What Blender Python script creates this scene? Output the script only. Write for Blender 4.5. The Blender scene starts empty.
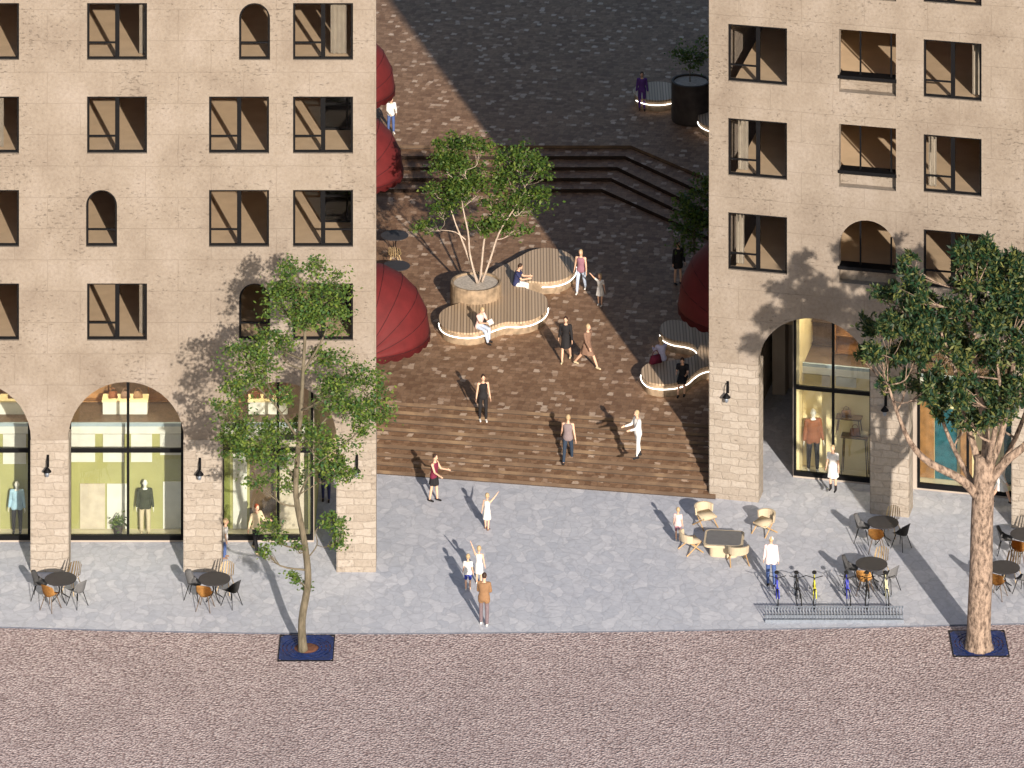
import bpy, bmesh, math, random
from mathutils import Vector, Matrix, noise
from mathutils.geometry import tessellate_polygon
R = math.radians
C = bpy.context.scene.collection
SC = bpy.context.scene
# ------------------------------------------------------------------ camera, light
F, YH, H, D0 = 5200.0, -1740.0, 81.25, 180.0
cd = bpy.data.cameras.new('camera'); cam = bpy.data.objects.new('camera', cd); C.objects.link(cam)
cam.location = (0, -D0, H); cam.rotation_euler = (R(90), 0, 0)
cd.sensor_width = 36; cd.lens = 36*F/1024; cd.shift_y = (YH-384)/1024
cd.clip_start = 1; cd.clip_end = 3000
SC.camera = cam
W = bpy.data.worlds.new('World'); SC.world = W; W.use_nodes = True
SUN_EL, SUN_AZ = 20.0, 15.0
sky = W.node_tree.nodes.new('ShaderNodeTexSky'); sky.sky_type = 'NISHITA'; sky.sun_disc = False
sky.sun_elevation = R(SUN_EL); sky.sun_rotation = R(180-SUN_AZ)
bgn = W.node_tree.nodes['Background']; bgn.inputs[1].default_value = 0.092
W.node_tree.links.new(sky.outputs[0], bgn.inputs[0])
sl = bpy.data.lights.new('sun', 'SUN'); sl.energy = 5.0; sl.angle = R(0.6); sl.color = (1.0, 0.89, 0.76)
so = bpy.data.objects.new('sun', sl); C.objects.link(so)
sdir = Vector((-math.sin(R(SUN_AZ))*math.cos(R(SUN_EL)), math.cos(R(SUN_AZ))*math.cos(R(SUN_EL)), -math.sin(R(SUN_EL))))
so.rotation_euler = sdir.to_track_quat('-Z', 'Y').to_euler()
SC.view_settings.view_transform = 'Standard'; SC.view_settings.look = 'None'
SC.view_settings.exposure = 0.62; SC.view_settings.gamma = 1

# ------------------------------------------------------------------ layout helpers
def G(x, y, z=0.0):                       # a point of the photograph at height z
    d = F*(H-z)/(y-YH)
    return Vector(((x-512)*d/F, d-D0, z))
def GD(x, y, d):                          # a point of the photograph at distance d
    return Vector(((x-512)*d/F, d-D0, H-(y-YH)*d/F))
class Frame:
    def __init__(s, O, ang): s.O = Vector(O); s.a = ang; s.u = Vector((math.cos(ang), math.sin(ang), 0)); s.w = Vector((-math.sin(ang), math.cos(ang), 0))
    def uz(s, px, py, w=0.0):             # local (u, z) where the pixel's ray meets the facade plane w behind
        c = Vector((0, -D0, H)); d = Vector(((px-512)/F, 1, -(py-YH)/F))
        P0 = s.O+s.w*w; t = (P0-c).dot(s.w)/d.dot(s.w); p = c+d*t
        return (p-s.O).dot(s.u), p.z
    def world(s, u, w, z=0): return s.O+s.u*u+s.w*w+Vector((0, 0, z))

# ------------------------------------------------------------------ materials
def nt(name):
    m = bpy.data.materials.new(name); m.use_nodes = True
    t = m.node_tree; b = t.nodes['Principled BSDF']
    return m, t, b
def N(t, k, **kw):
    n = t.nodes.new(k)
    for a, v in kw.items():
        if a in n.inputs.keys(): n.inputs[a].default_value = v
        else: setattr(n, a, v)
    return n
def L(t, a, b): t.links.new(a, b)
def ramp(t, fac, stops):
    r = t.nodes.new('ShaderNodeValToRGB'); e = r.color_ramp.elements
    while len(e) < len(stops): e.new(0.5)
    for i, (p, c) in enumerate(stops): e[i].position = p; e[i].color = (*c, 1) if len(c) == 3 else c
    L(t, fac, r.inputs[0]); return r.outputs[0]
def mixc(t, f, a, b, mode='MIX'):
    n = t.nodes.new('ShaderNodeMix'); n.data_type = 'RGBA'; n.blend_type = mode
    for s, v in ((n.inputs[0], f), (n.inputs[6], a), (n.inputs[7], b)):
        if hasattr(v, 'is_output'): L(t, v, s)
        elif isinstance(v, (int, float)): s.default_value = v
        else: s.default_value = (*v, 1)
    return n.outputs[2]
def math_(t, op, a, b=0.0, c=None):
    n = t.nodes.new('ShaderNodeMath'); n.operation = op
    for i, v in enumerate((a, b, c)):
        if v is None: continue
        if hasattr(v, 'is_output'): L(t, v, n.inputs[i])
        else: n.inputs[i].default_value = v
    return n.outputs[0]
def bump(t, b, h, st=0.5, dist=0.02):
    n = t.nodes.new('ShaderNodeBump'); n.inputs['Strength'].default_value = st; n.inputs['Distance'].default_value = dist
    L(t, h, n.inputs['Height']); L(t, n.outputs[0], b.inputs['Normal'])
def pm(name, c, v=0.12, scale=6, rough=0.6, metal=0.0, bmp=0.0, spec=0.3):
    m, t, b = nt(name)
    tc = t.nodes.new('ShaderNodeTexCoord'); n = N(t, 'ShaderNodeTexNoise', Scale=scale, Detail=6.0)
    L(t, tc.outputs['Object'], n.inputs[0])
    col = ramp(t, n.outputs[0], [(0.3, tuple(x*(1-v) for x in c)), (0.7, tuple(min(1, x*(1+v)) for x in c))])
    L(t, col, b.inputs['Base Color']); b.inputs['Roughness'].default_value = rough; b.inputs['Metallic'].default_value = metal
    b.inputs['Specular IOR Level'].default_value = spec
    if bmp: bump(t, b, n.outputs[0], bmp)
    return m
def emis(name, c, s):
    m, t, b = nt(name); b.inputs['Base Color'].default_value = (*c, 1)
    b.inputs['Emission Color'].default_value = (*c, 1); b.inputs['Emission Strength'].default_value = s
    return m
def stone_wall_mat(name, block=False):
    m, t, b = nt(name)
    tc = t.nodes.new('ShaderNodeTexCoord'); sp = t.nodes.new('ShaderNodeSeparateXYZ'); L(t, tc.outputs['Object'], sp.inputs[0])
    cb = t.nodes.new('ShaderNodeCombineXYZ')
    L(t, math_(t, 'ADD', sp.outputs[0], sp.outputs[1]), cb.inputs[0]); L(t, sp.outputs[2], cb.inputs[1])
    nz = N(t, 'ShaderNodeTexNoise', Scale=0.45, Detail=8.0, Roughness=0.6); L(t, tc.outputs['Object'], nz.inputs[0])
    nf = N(t, 'ShaderNodeTexNoise', Scale=9.0, Detail=8.0, Roughness=0.7); L(t, tc.outputs['Object'], nf.inputs[0])
    # warp for irregular courses
    wn = N(t, 'ShaderNodeTexNoise', Scale=1.6 if not block else 2.4, Detail=4.0); L(t, tc.outputs['Object'], wn.inputs[0])
    add = t.nodes.new('ShaderNodeVectorMath'); add.operation = 'MULTIPLY_ADD'
    L(t, wn.outputs['Color'], add.inputs[0]); add.inputs[1].default_value = (0.10, 0.07, 0) if not block else (.34, .20, 0); L(t, cb.outputs[0], add.inputs[2])
    br = t.nodes.new('ShaderNodeTexBrick'); L(t, add.outputs[0], br.inputs[0])
    br.inputs['Scale'].default_value = 1.0
    br.inputs['Brick Width'].default_value = 0.62 if block else 2.3
    br.inputs['Row Height'].default_value = 0.27 if block else 1.1
    br.inputs['Mortar Size'].default_value = 0.030 if block else 0.012
    br.inputs['Mortar Smooth'].default_value = 0.9
    br.inputs['Color1'].default_value = (0.2, 0.2, 0.2, 1); br.inputs['Color2'].default_value = (0.9, 0.9, 0.9, 1); br.inputs['Mortar'].default_value = (0.5, .5, .5, 1)
    if block:
        base = ramp(t, br.outputs['Color'], [(0.1, (0.275, 0.236, 0.198)), (0.5, (0.315, 0.275, 0.234)), (0.9, (0.355, 0.315, 0.275))])
    else:
        base = ramp(t, nz.outputs[0], [(0.32, (0.200, 0.164, 0.133)), (0.5, (0.245, 0.207, 0.170)), (0.68, (0.285, 0.246, 0.211))])
    fine = ramp(t, nf.outputs[0], [(0.3, (0.68, 0.64, 0.61)), (0.58, (1, 1, 1))])
    col = mixc(t, 0.62, base, fine, 'MULTIPLY')
    # seams show only in worn places
    msk = ramp(t, nf.outputs[0], [(0.42, (0, 0, 0)), (0.6, (1, 1, 1))])
    seam = math_(t, 'MULTIPLY', br.outputs['Fac'], math_(t, 'MULTIPLY', msk, 0.6 if not block else 0.26))
    col = mixc(t, seam, col, (0.12, 0.085, 0.06) if not block else (.17, .13, .10))
    # pits
    mp = t.nodes.new('ShaderNodeMapping'); mp.inputs['Scale'].default_value = (1, 1, 2.6); L(t, tc.outputs['Object'], mp.inputs[0])
    pit = N(t, 'ShaderNodeTexNoise', Scale=4.5, Detail=10.0, Roughness=0.75); L(t, mp.outputs[0], pit.inputs[0])
    zone = N(t, 'ShaderNodeTexNoise', Scale=0.5, Detail=2.0); L(t, cb.outputs[0], zone.inputs[0])
    pf = ramp(t, math_(t, 'ADD', pit.outputs[0], math_(t, 'MULTIPLY', zone.outputs[0], 0.22)), [(0.70, (0, 0, 0)), (0.76, (1, 1, 1))])
    col = mixc(t, math_(t, 'MULTIPLY', pf, 0.34), col, (0.13, 0.095, 0.07))
    L(t, col, b.inputs['Base Color']); b.inputs['Roughness'].default_value = 0.9; b.inputs['Specular IOR Level'].default_value = 0.15
    hgt = math_(t, 'SUBTRACT', math_(t, 'MULTIPLY', nf.outputs[0], 0.5), math_(t, 'ADD', math_(t, 'MULTIPLY', pf, 0.6), math_(t, 'MULTIPLY', br.outputs['Fac'], 0.8 if block else .25)))
    bump(t, b, hgt, 0.6 if block else 0.7, 0.04)
    return m
def slab_mat():
    m, t, b = nt('grey_stone_paving')
    tc = t.nodes.new('ShaderNodeTexCoord')
    wn = N(t, 'ShaderNodeTexNoise', Scale=1.3, Detail=4.0); L(t, tc.outputs['Object'], wn.inputs[0])
    add = t.nodes.new('ShaderNodeVectorMath'); add.operation = 'MULTIPLY_ADD'; add.inputs[1].default_value = (.75, .75, 0)
    L(t, wn.outputs['Color'], add.inputs[0]); L(t, tc.outputs['Object'], add.inputs[2])
    mp = t.nodes.new('ShaderNodeMapping'); mp.inputs['Scale'].default_value = (1, 0.62, 0); L(t, add.outputs[0], mp.inputs[0])
    v1 = N(t, 'ShaderNodeTexVoronoi', Scale=2.9); L(t, mp.outputs[0], v1.inputs[0])
    v2 = N(t, 'ShaderNodeTexVoronoi', Scale=2.9); v2.feature = 'DISTANCE_TO_EDGE'; L(t, mp.outputs[0], v2.inputs[0])
    sp = t.nodes.new('ShaderNodeSeparateColor'); L(t, v1.outputs['Color'], sp.inputs[0])
    n2 = N(t, 'ShaderNodeTexNoise', Scale=3.5, Detail=9.0, Roughness=.7); L(t, tc.outputs['Object'], n2.inputs[0])
    n3 = N(t, 'ShaderNodeTexNoise', Scale=.16, Detail=3.0); L(t, tc.outputs['Object'], n3.inputs[0])
    base = ramp(t, sp.outputs[0], [(0.0, (0.48, 0.505, 0.57)), (0.6, (0.53, 0.55, 0.61)), (1.0, (0.60, 0.615, 0.67))])
    col = mixc(t, .75, base, ramp(t, n2.outputs[0], [(0.3, (.70, .70, .72)), (0.66, (1, 1, 1))]), 'MULTIPLY')
    col = mixc(t, .6, col, ramp(t, n3.outputs[0], [(0.3, (.86, .86, .88)), (0.7, (1, 1, .98))]), 'MULTIPLY')
    e = ramp(t, v2.outputs['Distance'], [(0.0, (1, 1, 1)), (0.07, (0, 0, 0))])
    col = mixc(t, math_(t, 'MULTIPLY', e, .38), col, (0.28, 0.29, 0.33))
    L(t, col, b.inputs['Base Color']); b.inputs['Roughness'].default_value = .75; b.inputs['Specular IOR Level'].default_value = .25
    bump(t, b, math_(t, 'SUBTRACT', n2.outputs[0], math_(t, 'MULTIPLY', e, .35)), .4, .02)
    return m
def paver_mat(name='brown_pavers', side=False):
    m, t, b = nt(name)
    tc = t.nodes.new('ShaderNodeTexCoord'); mp = t.nodes.new('ShaderNodeMapping'); mp.inputs['Rotation'].default_value = (0, 0, R(10)); L(t, tc.outputs['Object'], mp.inputs[0])
    wq = N(t, 'ShaderNodeTexNoise', Scale=5.0, Detail=3.0); L(t, tc.outputs['Object'], wq.inputs[0])
    aq = t.nodes.new('ShaderNodeVectorMath'); aq.operation = 'MULTIPLY_ADD'; aq.inputs[1].default_value = (.24, .24, 0); L(t, wq.outputs['Color'], aq.inputs[0]); L(t, mp.outputs[0], aq.inputs[2])
    sp = t.nodes.new('ShaderNodeSeparateXYZ'); L(t, aq.outputs[0], sp.inputs[0])
    ry = math_(t, 'MULTIPLY', sp.outputs[1], 1/0.27); row = math_(t, 'FLOOR', ry)
    rw = N(t, 'ShaderNodeTexWhiteNoise'); rw.noise_dimensions = '1D'; L(t, row, rw.inputs['W'])
    cx = math_(t, 'ADD', math_(t, 'MULTIPLY', sp.outputs[0], 1/0.23), math_(t, 'MULTIPLY', rw.outputs['Value'], 5.0))
    cf = math_(t, 'FLOOR', cx); cb = t.nodes.new('ShaderNodeCombineXYZ'); L(t, cf, cb.inputs[0]); L(t, row, cb.inputs[1])
    w = N(t, 'ShaderNodeTexWhiteNoise'); w.noise_dimensions = '2D'; L(t, cb.outputs[0], w.inputs['Vector'])
    base = ramp(t, w.outputs['Value'], [(0.0, (0.21, 0.115, 0.064)), (0.45, (0.285, 0.170, 0.100)), (0.90, (0.34, 0.21, 0.13)), (0.93, (0.50, 0.35, 0.25)), (1.0, (0.62, 0.48, 0.37))])
    n2 = N(t, 'ShaderNodeTexNoise', Scale=5.0, Detail=8.0, Roughness=.7); L(t, tc.outputs['Object'], n2.inputs[0])
    n3 = N(t, 'ShaderNodeTexNoise', Scale=.3, Detail=4.0); L(t, tc.outputs['Object'], n3.inputs[0])
    col = mixc(t, .8, base, ramp(t, n2.outputs[0], [(.3, (.6, .58, .56)), (.65, (1.0, 1.0, 1.0))]), 'MULTIPLY')
    col = mixc(t, .6, col, ramp(t, n3.outputs[0], [(.3, (.75, .75, .75)), (.7, (1, 1, 1))]), 'MULTIPLY')
    fx = math_(t, 'PINGPONG', cx, 0.5); fy = math_(t, 'PINGPONG', ry, 0.5)
    e = math_(t, 'LESS_THAN', math_(t, 'MINIMUM', fx, fy), 0.05)
    col = mixc(t, math_(t, 'MULTIPLY', e, .35), col, (0.06, 0.04, 0.03))
    L(t, col, b.inputs['Base Color']); b.inputs['Roughness'].default_value = .7; b.inputs['Specular IOR Level'].default_value = .3
    bump(t, b, math_(t, 'SUBTRACT', n2.outputs[0], math_(t, 'MULTIPLY', e, 1.0)), .6, .02)
    return m
def road_mat():
    m, t, b = nt('pink_cobble')
    tc = t.nodes.new('ShaderNodeTexCoord')
    v1 = N(t, 'ShaderNodeTexVoronoi', Scale=11.0); L(t, tc.outputs['Object'], v1.inputs[0])
    n2 = N(t, 'ShaderNodeTexNoise', Scale=1.0, Detail=6.0); L(t, tc.outputs['Object'], n2.inputs[0])
    n3 = N(t, 'ShaderNodeTexNoise', Scale=.22, Detail=5.0); L(t, tc.outputs['Object'], n3.inputs[0])
    sp = t.nodes.new('ShaderNodeSeparateColor'); L(t, v1.outputs['Color'], sp.inputs[0])
    base = ramp(t, sp.outputs[0], [(0, (.40, .315, .31)), (.5, (.52, .42, .415)), (1, (.66, .56, .54))])
    col = mixc(t, .9, base, ramp(t, v1.outputs['Distance'], [(.0, (1, 1, 1)), (.45, (.93, .93, .93)), (.75, (.42, .36, .36))]), 'MULTIPLY')
    col = mixc(t, .6, col, ramp(t, n2.outputs[0], [(.3, (.82, .82, .82)), (.7, (1, 1, 1))]), 'MULTIPLY')
    col = mixc(t, .6, col, ramp(t, n3.outputs[0], [(.35, (.8, .79, .79)), (.65, (1, 1, 1))]), 'MULTIPLY')
    L(t, col, b.inputs['Base Color']); b.inputs['Roughness'].default_value = .85
    bump(t, b, math_(t, 'SUBTRACT', 1.0, v1.outputs['Distance']), .8, .05)
    return m
def slat_mat():
    m, t, b = nt('bench_slats')
    tc = t.nodes.new('ShaderNodeTexCoord'); sp = t.nodes.new('ShaderNodeSeparateXYZ'); L(t, tc.outputs['Object'], sp.inputs[0])
    f = math_(t, 'FRACT', math_(t, 'MULTIPLY', sp.outputs[0], 1/0.12))
    e = math_(t, 'LESS_THAN', f, .26)
    w = N(t, 'ShaderNodeTexWhiteNoise'); w.noise_dimensions = '1D'; L(t, math_(t, 'FLOOR', math_(t, 'MULTIPLY', sp.outputs[0], 1/0.12)), w.inputs['W'])
    base = ramp(t, w.outputs['Value'], [(0, (.40, .29, .19)), (1, (.52, .39, .27))])
    col = mixc(t, e, base, (.20, .14, .09)); L(t, col, b.inputs['Base Color']); b.inputs['Roughness'].default_value = .6
    bump(t, b, math_(t, 'SUBTRACT', 1.0, e), .8, .02)
    return m
def riser_mat():
    m, t, b = nt('rust_riser_shaded_foot')
    tc = t.nodes.new('ShaderNodeTexCoord'); sp = t.nodes.new('ShaderNodeSeparateXYZ'); L(t, tc.outputs['Object'], sp.inputs[0])
    n = N(t, 'ShaderNodeTexNoise', Scale=1.2, Detail=6.0); L(t, tc.outputs['Object'], n.inputs[0])
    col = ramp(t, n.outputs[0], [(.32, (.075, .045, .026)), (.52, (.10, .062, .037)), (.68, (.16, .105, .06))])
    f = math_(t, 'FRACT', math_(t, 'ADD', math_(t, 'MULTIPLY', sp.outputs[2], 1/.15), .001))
    col = mixc(t, math_(t, 'LESS_THAN', f, .22), col, (.04, .026, .017))  # shadow gap at the foot of each riser, painted as a dark stripe
    L(t, col, b.inputs['Base Color']); b.inputs['Roughness'].default_value = .7
    return m
def leaf_mat(name, cs, trans=0.35):
    m, t, b = nt(name)
    g = t.nodes.new('ShaderNodeNewGeometry')
    col = ramp(t, g.outputs['Random Per Island'], [(i/(len(cs)-1), c) for i, c in enumerate(cs)])
    L(t, col, b.inputs['Base Color']); b.inputs['Roughness'].default_value = .55; b.inputs['Specular IOR Level'].default_value = .35
    tr = t.nodes.new('ShaderNodeBsdfTranslucent'); L(t, mixc(t, .5, col, (.18, .24, .03)), tr.inputs[0])
    mx = t.nodes.new('ShaderNodeMixShader'); mx.inputs[0].default_value = trans
    out = t.nodes['Material Output']; L(t, b.outputs[0], mx.inputs[1]); L(t, tr.outputs[0], mx.inputs[2]); L(t, mx.outputs[0], out.inputs[0])
    return m
def bark_mat(name, a, c, scale=5, stretch=.25, st=.8):
    m, t, b = nt(name)
    tc = t.nodes.new('ShaderNodeTexCoord'); mp = t.nodes.new('ShaderNodeMapping'); mp.inputs['Scale'].default_value = (1, 1, stretch); L(t, tc.outputs['Object'], mp.inputs[0])
    v = N(t, 'ShaderNodeTexNoise', Scale=scale, Detail=7.0, Roughness=.65); L(t, mp.outputs[0], v.inputs[0])
    L(t, ramp(t, v.outputs[0], [(.34, a), (.60, c)]), b.inputs['Base Color']); b.inputs['Roughness'].default_value = .9
    bump(t, b, v.outputs[0], st, .06); return m
def glass_mat(name='shop_glass', refl=.05, tint=(.95, .97, .96)):
    m, t, b = nt(name); out = t.nodes['Material Output']
    tr = t.nodes.new('ShaderNodeBsdfTransparent'); tr.inputs[0].default_value = (*tint, 1)
    gl = t.nodes.new('ShaderNodeBsdfGlossy'); gl.inputs['Roughness'].default_value = .02
    mx = t.nodes.new('ShaderNodeMixShader'); fr = t.nodes.new('ShaderNodeLayerWeight'); fr.inputs[0].default_value = .25
    L(t, math_(t, 'ADD', math_(t, 'MULTIPLY', fr.outputs['Fresnel'], .12), refl), mx.inputs[0])
    L(t, tr.outputs[0], mx.inputs[1]); L(t, gl.outputs[0], mx.inputs[2]); L(t, mx.outputs[0], out.inputs[0])
    return m
M = dict(darkglass=glass_mat('dark_glass', .05, (.30, .36, .42)),
 wall=stone_wall_mat('limestone_render'), pier=stone_wall_mat('limestone_blocks', True), slab=slab_mat(), paver=paver_mat(),
 road=road_mat(), slat=slat_mat(), glass=glass_mat(), wglass=glass_mat('window_glass', .004, (.93, .93, .93)),
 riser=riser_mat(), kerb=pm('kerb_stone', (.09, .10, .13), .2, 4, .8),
 black=pm('black_metal', (.005, .005, .006), .2, 8, .5, spec=.12), room=pm('room_plaster', (.42, .32, .22), .12, 1.2, .8),
 roomfloor=pm('room_floor', (.56, .42, .28), .08, 1.5, .8), roof=pm('roof_gravel', (.35, .33, .3), .2, 3, .9),
 arcade=pm('arcade_plaster', (.35, .30, .26), .12, 1.0, .9),
 bside=pm('bench_stone', (.27, .20, .135), .35, 4, .7, bmp=.4), soil=pm('pale_gravel', (.42, .38, .34), .25, 12, .9, bmp=.5),
 led=emis('led_strip', (1, .93, .82), 3.0), lamp=emis('shop_lamp', (1, .85, .6), 9.0), bulb=emis('bulb', (1, .85, .6), 1.2),
 red=pm('red_canvas', (.105, .011, .012), .15, 2, .75), redseam=pm('dark_red_seam', (.035, .006, .008), .1, 2, .8),
 tabletop=pm('dark_table', (.035, .033, .037), .15, 5, .6), grey=pm('grey_shell', (.13, .13, .135), .1, 6, .6),
 orange=pm('rattan_orange', (.42, .21, .06), .2, 14, .6), tan=pm('wire_tan', (.46, .34, .19), .12, 8, .6),
 cream=pm('cream_cushion', (.46, .38, .27), .06, 6, .8), wood=pm('light_wood', (.40, .26, .13), .2, 6, .6),
 navyp=pm('navy_grate', (.010, .030, .14), .4, 6, .5, .3), earth=pm('rust_earth', (.12, .05, .03), .4, 9, .9, bmp=.6),
 steel=pm('grey_steel', (.22, .25, .30), .15, 9, .45, .4), tyre=pm('tyre', (.012, .012, .013), .1, 8, .8),
 olive=pm('olive_panel', (.31, .30, .12), .08, 1.3, .7), olive2=pm('dark_olive_panel', (.17, .19, .05), .1, 1.3, .7), white=pm('white_panel', (.56, .55, .50), .08, 2, .6),
 yellow=pm('warm_cream_panel', (.70, .58, .33), .08, 1.2, .7), shopfloor=pm('pale_shop_floor', (.55, .50, .36), .1, 2, .35),
 teal=pm('teal_curtain', (.012, .085, .11), .35, 5, .7), amber=pm('amber_wood', (.26, .13, .05), .35, 3, .5), dwood=pm('dark_wood', (.10, .065, .04), .2, 4, .5),
 bluegrey=pm('blue_grey_ledge', (.28, .34, .38), .08, 2, .4), curtain=pm('pale_curtain', (.46, .40, .32), .1, 3, .9),
 darkpot=pm('dark_clay', (.045, .035, .03), .3, 3, .7),
 bark1=bark_mat('grey_green_bark', (.06, .05, .03), (.15, .125, .085), 7, .3), bark2=bark_mat('pale_bark', (.30, .23, .18), (.46, .38, .32), 8, .4),
 bark3=bark_mat('pine_bark', (.045, .026, .018), (.34, .25, .19), 8, .55, 1.0),
 leaf1=leaf_mat('leaf_soft', [(.04, .10, .02), (.09, .165, .03), (.20, .26, .045), (.04, .11, .045), (.12, .18, .035)]),
 leaf2=leaf_mat('leaf_plaza', [(.02, .055, .012), (.06, .12, .02), (.15, .20, .035), (.03, .08, .02), (.10, .16, .03)]),
 leaf3=leaf_mat('leaf_pine', [(.004, .018, .010), (.008, .034, .016), (.014, .048, .016), (.16, .165, .045), (.008, .034, .02), (.06, .09, .028)], .2),
)
def cloth(name, c): return pm(name, c, .08, 10, .85)
K = dict(white=cloth('white_cloth', (.62, .61, .60)), black=cloth('black_cloth', (.014, .013, .015)), jeans=cloth('blue_denim', (.06, .10, .25)), ljeans=cloth('pale_denim', (.40, .47, .60)),
 navy=cloth('navy_cloth', (.025, .03, .09)), pink=cloth('pale_pink_cloth', (.68, .47, .45)), mauve=cloth('mauve_cloth', (.25, .12, .16)), maroon=cloth('maroon_cloth', (.14, .015, .04)),
 brown=cloth('brown_cloth', (.20, .12, .085)), tanc=cloth('tan_jacket', (.24, .135, .07)), greytr=cloth('plum_grey_cloth', (.16, .12, .135)), vest=cloth('taupe_cloth', (.19, .15, .155)),
 ddenim=cloth('dark_denim', (.022, .035, .06)), lav=cloth('lavender_cloth', (.42, .42, .60)), blush=cloth('blush_cloth', (.78, .62, .60)), blue=cloth('royal_blue_cloth', (.03, .05, .30)),
 beige=cloth('beige_cloth', (.50, .42, .28)), ltblue=cloth('light_blue_cloth', (.30, .45, .55)), darkgreen=cloth('dark_olive_cloth', (.035, .04, .02)), rust=cloth('rust_cloth', (.20, .07, .03)),
 skin=pm('skin', (.60, .37, .26), .06, 20, .55), plast=pm('mannequin_white', (.70, .68, .62), .04, 8, .5), hbrown=pm('brown_hair', (.035, .018, .012), .3, 20, .6), hblond=pm('blond_hair', (.38, .28, .16), .25, 20, .6),
 hred=pm('auburn_hair', (.22, .05, .02), .25, 20, .6), lips=pm('lips', (.40, .10, .09), .1, 9, .5), eye=pm('eye', (.02, .015, .012), .1, 9, .3), purple=cloth('purple_cloth', (.10, .04, .22)))

# ------------------------------------------------------------------ mesh helpers
def tag(o, label=None, cat=None, group=None, kind=None):
    if label: o['label'] = label
    if cat: o['category'] = cat
    if group: o['group'] = group
    if kind: o['kind'] = kind
    return o
def thing(name, label, cat, loc=(0, 0, 0), rz=0, group=None):
    o = bpy.data.objects.new(name, None); C.objects.link(o); o.location = loc; o.rotation_euler = (0, 0, rz); o.empty_display_size = .3
    return tag(o, label, cat, group)
def obj(name, bm, mats, parent=None, smooth=False, loc=None):
    me = bpy.data.meshes.new(name); bmesh.ops.recalc_face_normals(bm, faces=bm.faces); bm.to_mesh(me); bm.free()
    if not isinstance(mats, (list, tuple)): mats = [mats]
    for m in mats: me.materials.append(m)
    if smooth:
        for p in me.polygons: p.use_smooth = True
    o = bpy.data.objects.new(name, me); C.objects.link(o)
    if parent: o.parent = parent
    if loc is not None: o.location = loc
    return o
def B(): return bmesh.new()
def box(bm, x0, x1, y0, y1, z0, z1, mi=0, mat=None):
    v = [bm.verts.new(p) for p in ((x0, y0, z0), (x1, y0, z0), (x1, y1, z0), (x0, y1, z0), (x0, y0, z1), (x1, y0, z1), (x1, y1, z1), (x0, y1, z1))]
    if mat is not None:
        for q in v: q.co = mat @ q.co
    for f in ((0, 3, 2, 1), (4, 5, 6, 7), (0, 1, 5, 4), (1, 2, 6, 5), (2, 3, 7, 6), (3, 0, 4, 7)):
        fc = bm.faces.new([v[i] for i in f]); fc.material_index = mi
    return v
def prism(bm, poly, z0, z1, top=0, side=0, tess=True):
    n = len(poly)
    a = [bm.verts.new((p[0], p[1], z0)) for p in poly]; b = [bm.verts.new((p[0], p[1], z1)) for p in poly]
    for t in tessellate_polygon([[Vector((p[0], p[1], 0)) for p in poly]]):
        f = bm.faces.new([b[i] for i in t]); f.material_index = top
        f = bm.faces.new([a[i] for i in reversed(t)]); f.material_index = side
    for i in range(n):
        j = (i+1) % n; f = bm.faces.new((a[i], a[j], b[j], b[i])); f.material_index = side
def wallmesh(bm, outer, holes, y0, y1):      # polygons in (x, z), extruded from depth y0 to y1
    loops = [outer]+holes
    flat = [p for l in loops for p in l]
    fr = [bm.verts.new((p[0], y0, p[1])) for p in flat]; bk = [bm.verts.new((p[0], y1, p[1])) for p in flat]
    for t in tessellate_polygon([[Vector((p[0], p[1], 0)) for p in l] for l in loops]):
        try: bm.faces.new([fr[i] for i in t]); bm.faces.new([bk[i] for i in reversed(t)])
        except ValueError: pass
    k = 0
    for l in loops:
        for i in range(len(l)):
            j = (i+1) % len(l); bm.faces.new((fr[k+i], fr[k+j], bk[k+j], bk[k+i]))
        k += len(l)
def ring_loft(bm, rings, mi=0, cap=True):
    vs = [[bm.verts.new(p) for p in r] for r in rings]
    n = len(rings[0])
    for a, b in zip(vs, vs[1:]):
        for i in range(n):
            f = bm.faces.new((a[i], a[(i+1) % n], b[(i+1) % n], b[i])); f.material_index = mi
    if cap:
        for e in (vs[0], vs[-1]):
            try: f = bm.faces.new(e); f.material_index = mi
            except ValueError: pass
def tube(bm, pts, rad, seg=6, mi=0):
    pts = [Vector(p) for p in pts]; n = len(pts)
    if isinstance(rad, (int, float)): rad = [rad]*n
    rings = []; ref = None
    for i, p in enumerate(pts):
        t = (pts[min(i+1, n-1)]-pts[max(i-1, 0)]).normalized()
        if ref is None: ref = t.orthogonal().normalized()
        ref = (ref-t*ref.dot(t)); ref = ref.normalized() if ref.length > 1e-5 else t.orthogonal().normalized()
        s = t.cross(ref)
        rings.append([p+(ref*math.cos(a)+s*math.sin(a))*rad[i] for a in (2*math.pi*k/seg for k in range(seg))])
    ring_loft(bm, rings, mi)
def lathe(bm, prof, cx=0, cy=0, seg=24, mi=0, cap=True):
    rings = [[(cx+r*math.cos(2*math.pi*k/seg), cy+r*math.sin(2*math.pi*k/seg), z) for k in range(seg)] for r, z in prof]
    ring_loft(bm, rings, mi, cap)
def ell(bm, c, r, seg=12, rings=8, mi=0, M3=None):
    c = Vector(c); rr = []
    for i in range(1, rings):
        th = math.pi*i/rings
        row = []
        for k in range(seg):
            ph = 2*math.pi*k/seg
            v = Vector((r[0]*math.sin(th)*math.cos(ph), r[1]*math.sin(th)*math.sin(ph), r[2]*math.cos(th)))
            row.append(c+(M3 @ v if M3 else v))
        rr.append(row)
    ring_loft(bm, rr, mi)
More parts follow.
